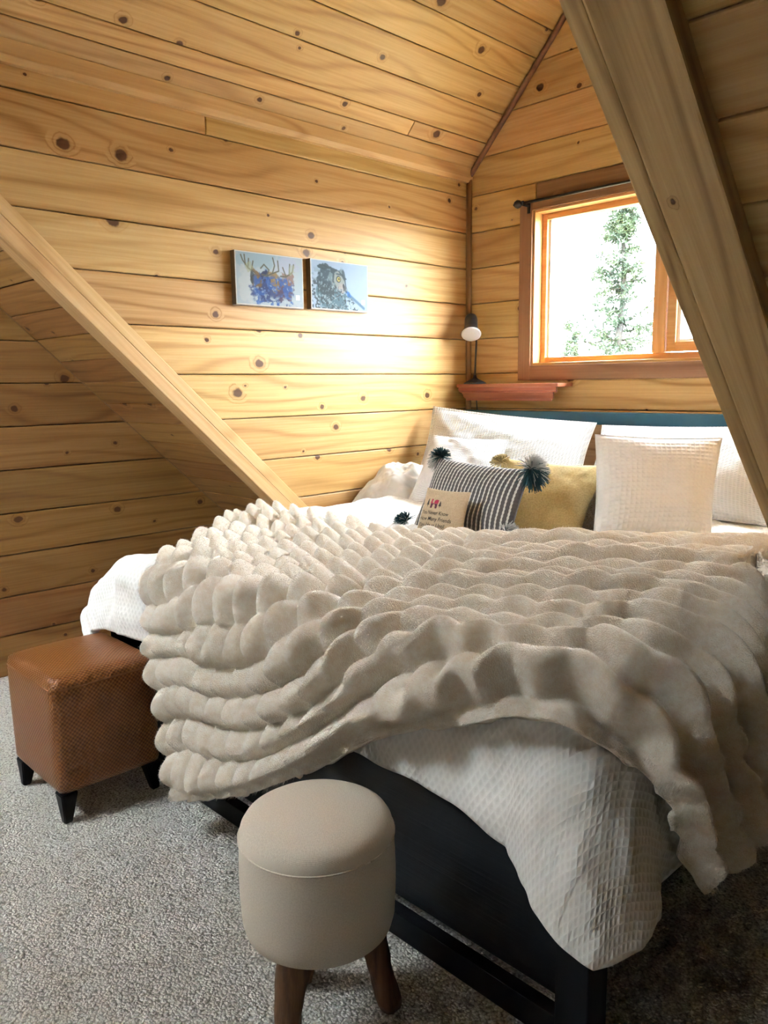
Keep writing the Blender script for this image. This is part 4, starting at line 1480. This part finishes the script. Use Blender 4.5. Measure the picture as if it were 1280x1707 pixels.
def print_on(name, pts2, faces, mat):
    q = np.array(pts2, float)
    P = sgpos(q[:, 0][None, :], q[:, 1][None, :], 1.0, 0.0012)[0]
    return obj(name, raw_mesh(name, P, faces), mat, sgn)


def text_print(txt, u0, v0, u1, hgt):
    cu = bpy.data.curves.new('saying', 'FONT')
    cu.body = txt
    cu.size = 1.0
    cu.resolution_u = 2
    cu.offset = 0.012
    cu.shear = 0.12
    to = bpy.data.objects.new('saying', cu)
    COL.objects.link(to)
    dg = bpy.context.evaluated_depsgraph_get()
    tm = bpy.data.meshes.new_from_object(to.evaluated_get(dg))
    vs = np.array([v.co[:2] for v in tm.vertices])
    fs = [tuple(p.vertices) for p in tm.polygons]
    bpy.data.objects.remove(to)
    w = vs[:, 0].max() - vs[:, 0].min()
    k = (u1 - u0) / w
    pts = np.stack([u0 + (vs[:, 0] - vs[:, 0].min()) * k, v0 + vs[:, 1] * hgt], -1)
    print_on('printed_saying', pts, fs, M['ink'])


text_print('You Never Know', 0.06, 0.50, 0.72, 0.105)
text_print('How Many Friends', 0.05, 0.38, 0.80, 0.105)
text_print('You Have Until', 0.06, 0.26, 0.68, 0.105)


def fir_icon(cu, v0, w, h):
    pts, fs = [], []
    for k in range(4):
        a = v0 + h * (0.12 + 0.2 * k)
        ww = w * (1 - 0.2 * k) / 2
        b = len(pts)
        pts += [(cu - ww, a), (cu + ww, a), (cu, a + h * 0.34)]
        fs.append((b, b + 1, b + 2))
    b = len(pts)
    pts += [(cu - w * 0.08, v0 - h * 0.12), (cu + w * 0.08, v0 - h * 0.12), (cu + w * 0.08, v0 + h * 0.15), (cu - w * 0.08, v0 + h * 0.15)]
    fs.append((b, b + 1, b + 2, b + 3))
    print_on('printed_fir', pts, fs, M['ink'])


fir_icon(0.17, 0.66, 0.09, 0.14)
fir_icon(0.47, 0.66, 0.08, 0.11)
print_on('printed_cabin', [(0.25, 0.62), (0.41, 0.62), (0.41, 0.71), (0.25, 0.71)], [(0, 1, 2, 3)], M['ink_plum'])
print_on('printed_roof', [(0.24, 0.712), (0.42, 0.712), (0.42, 0.79), (0.25, 0.80)], [(0, 1, 2, 3)], M['ink_red'])

# rumpled sheet bunched between the pillows and the wall
bc = [(-2.93, 2.62, 0.80), (-2.62, 2.72, 0.80), (-2.70, 2.97, 0.97), (-2.94, 2.93, 0.985)]
me, _ = pillow_mesh('rumpled_sheet', bc, 0.17, 70, pinch=0.02, power=2.2, wr=0.024, seed=12)
obj('rumpled_sheet', me, M['sheet'], None, label='rumpled white sheet bunched up between the board wall and the pillows', cat='sheet')

# ------------------------------------------------------------------ leather ottoman
def ottoman():
    x0, x1, y0, y1, z0, z1 = -2.815, -2.405, 0.880, 1.245, 0.098, 0.488
    e = empty('ottoman', ((x0 + x1) / 2, (y0 + y1) / 2, 0), 'brown woven leather cube ottoman on four black legs at the foot of the bed', 'ottoman')
    bm = bmesh.new()
    bmesh.ops.create_cube(bm, size=1)
    bmesh.ops.subdivide_edges(bm, edges=bm.edges[:], cuts=14, use_grid_fill=True)
    uvl = bm.loops.layers.uv.new('UVMap')
    hx, hy, hz = (x1 - x0) / 2, (y1 - y0) / 2, (z1 - z0) / 2
    rad = 0.026
    for f in bm.faces:
        n = f.normal
        for l in f.loops:
            c = l.vert.co
            if abs(n.z) > 0.5:
                l[uvl].uv = (c.x * 2 * hx, c.y * 2 * hy)
            elif abs(n.x) > 0.5:
                l[uvl].uv = (c.y * 2 * hy, c.z * 2 * hz)
            else:
                l[uvl].uv = (c.x * 2 * hx, c.z * 2 * hz)
    for v in bm.verts:
        c = Vector((v.co.x * 2 * hx, v.co.y * 2 * hy, v.co.z * 2 * hz))
        fx, fy, fz = v.co.x * 2, v.co.y * 2, v.co.z * 2
        inn = Vector((max(-hx + rad, min(hx - rad, c.x)), max(-hy + rad, min(hy - rad, c.y)), max(-hz + rad, min(hz - rad, c.z))))
        d = c - inn
        if d.length > 1e-6:
            c = inn + d.normalized() * rad
        # padded faces
        if v.co.z > 0.49:
            c.z += 0.022 * (1 - fx * fx) * (1 - fy * fy) + 0.002
        bulge = 0.006 * (1 - fz * fz)
        if abs(v.co.x) > 0.49:
            c.x += math.copysign(bulge * (1 - fy * fy), fx)
        if abs(v.co.y) > 0.49:
            c.y += math.copysign(bulge * (1 - fx * fx), fy)
        # slight taper to the floor
        k = 1 - 0.018 * (1 - (fz + 1) / 2)
        v.co = Vector(((x0 + x1) / 2 + c.x * k, (y0 + y1) / 2 + c.y * k, (z0 + z1) / 2 + c.z))
    obj('ottoman_body', bm_to('ottoman_body', bm, True), M['leather'], e)
    # welt round the upper edge
    zz = z1 - 0.030
    pts = []
    k = 0.001
    for (px, py), (qx, qy) in (((x0, y0), (x1, y0)), ((x1, y0), (x1, y1)), ((x1, y1), (x0, y1)), ((x0, y1), (x0, y0))):
        dx, dy = qx - px, qy - py
        L = math.hypot(dx, dy)
        for s in (0.07, 0.3, 0.5, 0.7, 0.93):
            nx_, ny_ = dy / L, -dx / L
            b = 0.0008
            pts.append((px + dx * s + nx_ * b, py + dy * s + ny_ * b, zz))
    pts.append(pts[0])
    tube('seam', pts, 0.0022, M['leather'], e, 8)
    for cx, cy in ((x0 + 0.035, y0 + 0.035), (x1 - 0.035, y0 + 0.035), (x0 + 0.035, y1 - 0.035), (x1 - 0.035, y1 - 0.035)):
        bm = bmesh.new()
        bmesh.ops.create_cube(bm, size=1)
        for v in bm.verts:
            top = v.co.z > 0
            w = 0.056 if top else 0.026
            ox = 0.0 if top else math.copysign(0.008, cx - (x0 + x1) / 2)
            oy = 0.0 if top else math.copysign(0.008, cy - (y0 + y1) / 2)
            v.co = Vector((cx + ox + v.co.x * w, cy + oy + v.co.y * w, 0.102 if top else 0.0))
        bmesh.ops.bevel(bm, geom=bm.edges[:], offset=0.003, segments=2, affect='EDGES')
        obj('leg', bm_to('leg', bm), M['black_wood'], e)


ottoman()


# ------------------------------------------------------------------ round stool
def stool():
    cx, cy = -1.195, 0.955
    R, z0, z1 = 0.164, 0.262, 0.512
    e = empty('stool', (cx, cy, 0), 'round beige linen stool on rough log legs in front of the bed', 'stool')
    prof = [(0.0, z0), (R * 0.55, z0), (R * 0.86, z0 + 0.004), (R * 0.95, z0 + 0.014), (R * 0.985, z0 + 0.035)]
    for k in range(1, 9):
        prof.append((R * (0.985 + 0.02 * math.sin(math.pi * k / 9)), z0 + 0.035 + (z1 - z0 - 0.075) * k / 9))
    prof += [(R * 0.995, z1 - 0.040), (R * 0.99, z1 - 0.030), (R * 0.965, z1 - 0.014), (R * 0.92, z1 - 0.002), (R * 0.82, z1 + 0.008), (R * 0.6, z1 + 0.016), (R * 0.3, z1 + 0.020), (0.0, z1 + 0.021)]
    seg = 96
    V, F, uv = [], [], []
    acc = 0
    for i, (r, z) in enumerate(prof):
        if i:
            acc += math.hypot(r - prof[i - 1][0], z - prof[i - 1][1])
        for k in range(seg):
            a = 2 * math.pi * k / seg
            V.append((cx + r * math.cos(a), cy + r * math.sin(a), z))
            if i >= len(prof) - 6:
                uv.append((r * math.cos(a) + 3, r * math.sin(a) + 3))
            else:
                uv.append((a * R, acc))
    for i in range(len(prof) - 1):
        for k in range(seg):
            k2 = (k + 1) % seg
            F.append((i * seg + k, i * seg + k2, (i + 1) * seg + k2, (i + 1) * seg + k))
    obj('seat', raw_mesh('seat', np.array(V), np.array(F), True, np.array(uv)), M['linen'], e)
    ring = [(cx + R * 0.995 * math.cos(a), cy + R * 0.995 * math.sin(a), z1 - 0.034) for a in np.linspace(0, 2 * math.pi, 73)]
    Vt, Ft = tube_data(ring, 0.0018, 6)
    obj('seam', raw_mesh('seam', np.array(Vt), Ft, True, [(v[0], v[1]) for v in Vt]), M['linen'], e)
    for i, (ang, kick) in enumerate(((72, 0.03), (-66, 0.03), (158, 0.03))):
        a = math.radians(ang)
        rr = np.random.default_rng(90 + i)
        n = 14
        sides = 14
        pts, V = [], []
        F = []
        for k in range(n):
            f = k / (n - 1)
            z = 0.275 * (1 - f)
            rad = 0.112 + 0.05 * f
            wob = 0.006 * math.sin(f * 5 + i * 2)
            c = Vector((cx + math.cos(a) * rad - math.sin(a) * wob, cy + math.sin(a) * rad + math.cos(a) * wob, z))
            rb = 0.032 + 0.003 * math.sin(f * 7 + i) - 0.003 * f + (-0.006 if k == n - 1 else 0)
            for q in range(sides):
                t = 2 * math.pi * q / sides
                rj = rb * (1 + 0.09 * math.sin(3 * t + f * 4 + i) + 0.05 * rr.normal())
                V.append((c.x + rj * math.cos(t), c.y + rj * math.sin(t), c.z))
        for k in range(n - 1):
            for q in range(sides):
                q2 = (q + 1) % sides
                F.append((k * sides + q, (k + 1) * sides + q, (k + 1) * sides + q2, k * sides + q2))
        F.append(tuple((n - 1) * sides + q for q in range(sides))[::-1])
        # stand the mesh on its own axis so that the grain runs along the leg
        me = raw_mesh('leg', V, F, True)
        o = obj('leg', me, M['log'], e, grain='z')


stool()


# ------------------------------------------------------------------ spruce outside the window
def spruce(cx, cy, ztop, height, seed, label, dens=1.0, wide=1.0):
    r = random.Random(seed)
    zb = ztop - height
    e = empty('spruce_tree', (cx, cy, zb), label, 'tree')
    n = 14
    tp = [(cx + 0.05 * math.sin(k * 0.9 + seed), cy + 0.05 * math.cos(k * 1.1), zb + height * k / (n - 1)) for k in range(n)]
    rd = [0.02 + 0.11 * (1 - k / (n - 1)) for k in range(n)]
    tube('trunk', tp, rd, M['bark'], e, 10)
    BV, BF, NV, NF = [], [], [], []

    def sprig(p, d, ln):
        """a spray of needles along a twig"""
        d = d.normalized()
        for q in range(int(5 + ln * 60)):
            f = r.random()
            b = p + d * ln * f
            nd = Vector((r.gauss(0, 1), r.gauss(0, 1), r.gauss(0, 1))).normalized()
            nd = (nd + d * 0.6).normalized()
            s = nd.cross(Vector((r.gauss(0, 1), r.gauss(0, 1), r.gauss(0, 1)))).normalized()
            l = 0.035 + 0.03 * r.random()
            k = len(NV)
            NV.extend([tuple(b - s * 0.008), tuple(b + s * 0.008), tuple(b + nd * l)])
            NF.append((k, k + 1, k + 2))
    z = zb + height * 0.25
    while z < ztop - 0.03:
        f = (ztop - z) / height
        m = r.randint(2, 4)
        for q in range(m):
            a = r.random() * 2 * math.pi
            ln = (0.10 + 0.95 * min(1, f * 2.4) * (0.35 + 0.65 * r.random())) * wide
            d = Vector((math.cos(a), math.sin(a), 0.25 - 0.55 * min(1, f * 3)))
            p = Vector((cx, cy, z))
            pts = [p.copy()]
            steps = 6
            for k in range(steps):
                d = (d + Vector((r.gauss(0, 0.18), r.gauss(0, 0.18), 0.07 + r.gauss(0, 0.12)))).normalized()
                p = p + d * ln / steps
                pts.append(p.copy())
            V_, F_ = tube_data(pts, [0.014 * (1 - 0.8 * k / steps) for k in range(steps + 1)], 4, False)
            k0 = len(BV)
            BV.extend(V_)
            BF.extend([tuple(i + k0 for i in ff) for ff in F_])
            for k in range(1, steps + 1):
                for w in range(4):
                    if r.random() > 0.95 * dens:
                        continue
                    sd = Vector((r.gauss(0, 0.6), r.gauss(0, 0.6), r.gauss(-0.1, 0.4)))
                    sprig(pts[k], sd + (pts[k] - pts[k - 1]).normalized() * 0.5, 0.08 + 0.10 * r.random())
            if r.random() < 0.75 * dens:
                for w in range(7):
                    sprig(Vector((cx, cy, z + r.gauss(0, 0.05))), Vector((r.gauss(0, 1), r.gauss(0, 1), r.gauss(0.1, 0.5))), 0.12 + 0.16 * r.random())
        z += 0.055 + 0.09 * r.random()
    obj('branches', raw_mesh('branches', np.array(BV), np.array(BF)), M['bark'], e, kind='stuff')
    obj('needles', raw_mesh('needles', np.array(NV), np.array(NF)), M['needles'], e, kind='stuff')


spruce(-4.80, 8.5, 3.34, 6.5, 4, 'tall sparse spruce tree seen through the middle of the window')
spruce(-6.98, 11.0, 2.30, 5.3, 9, 'short spruce tip at the lower left of the window view', 0.8, 0.6)
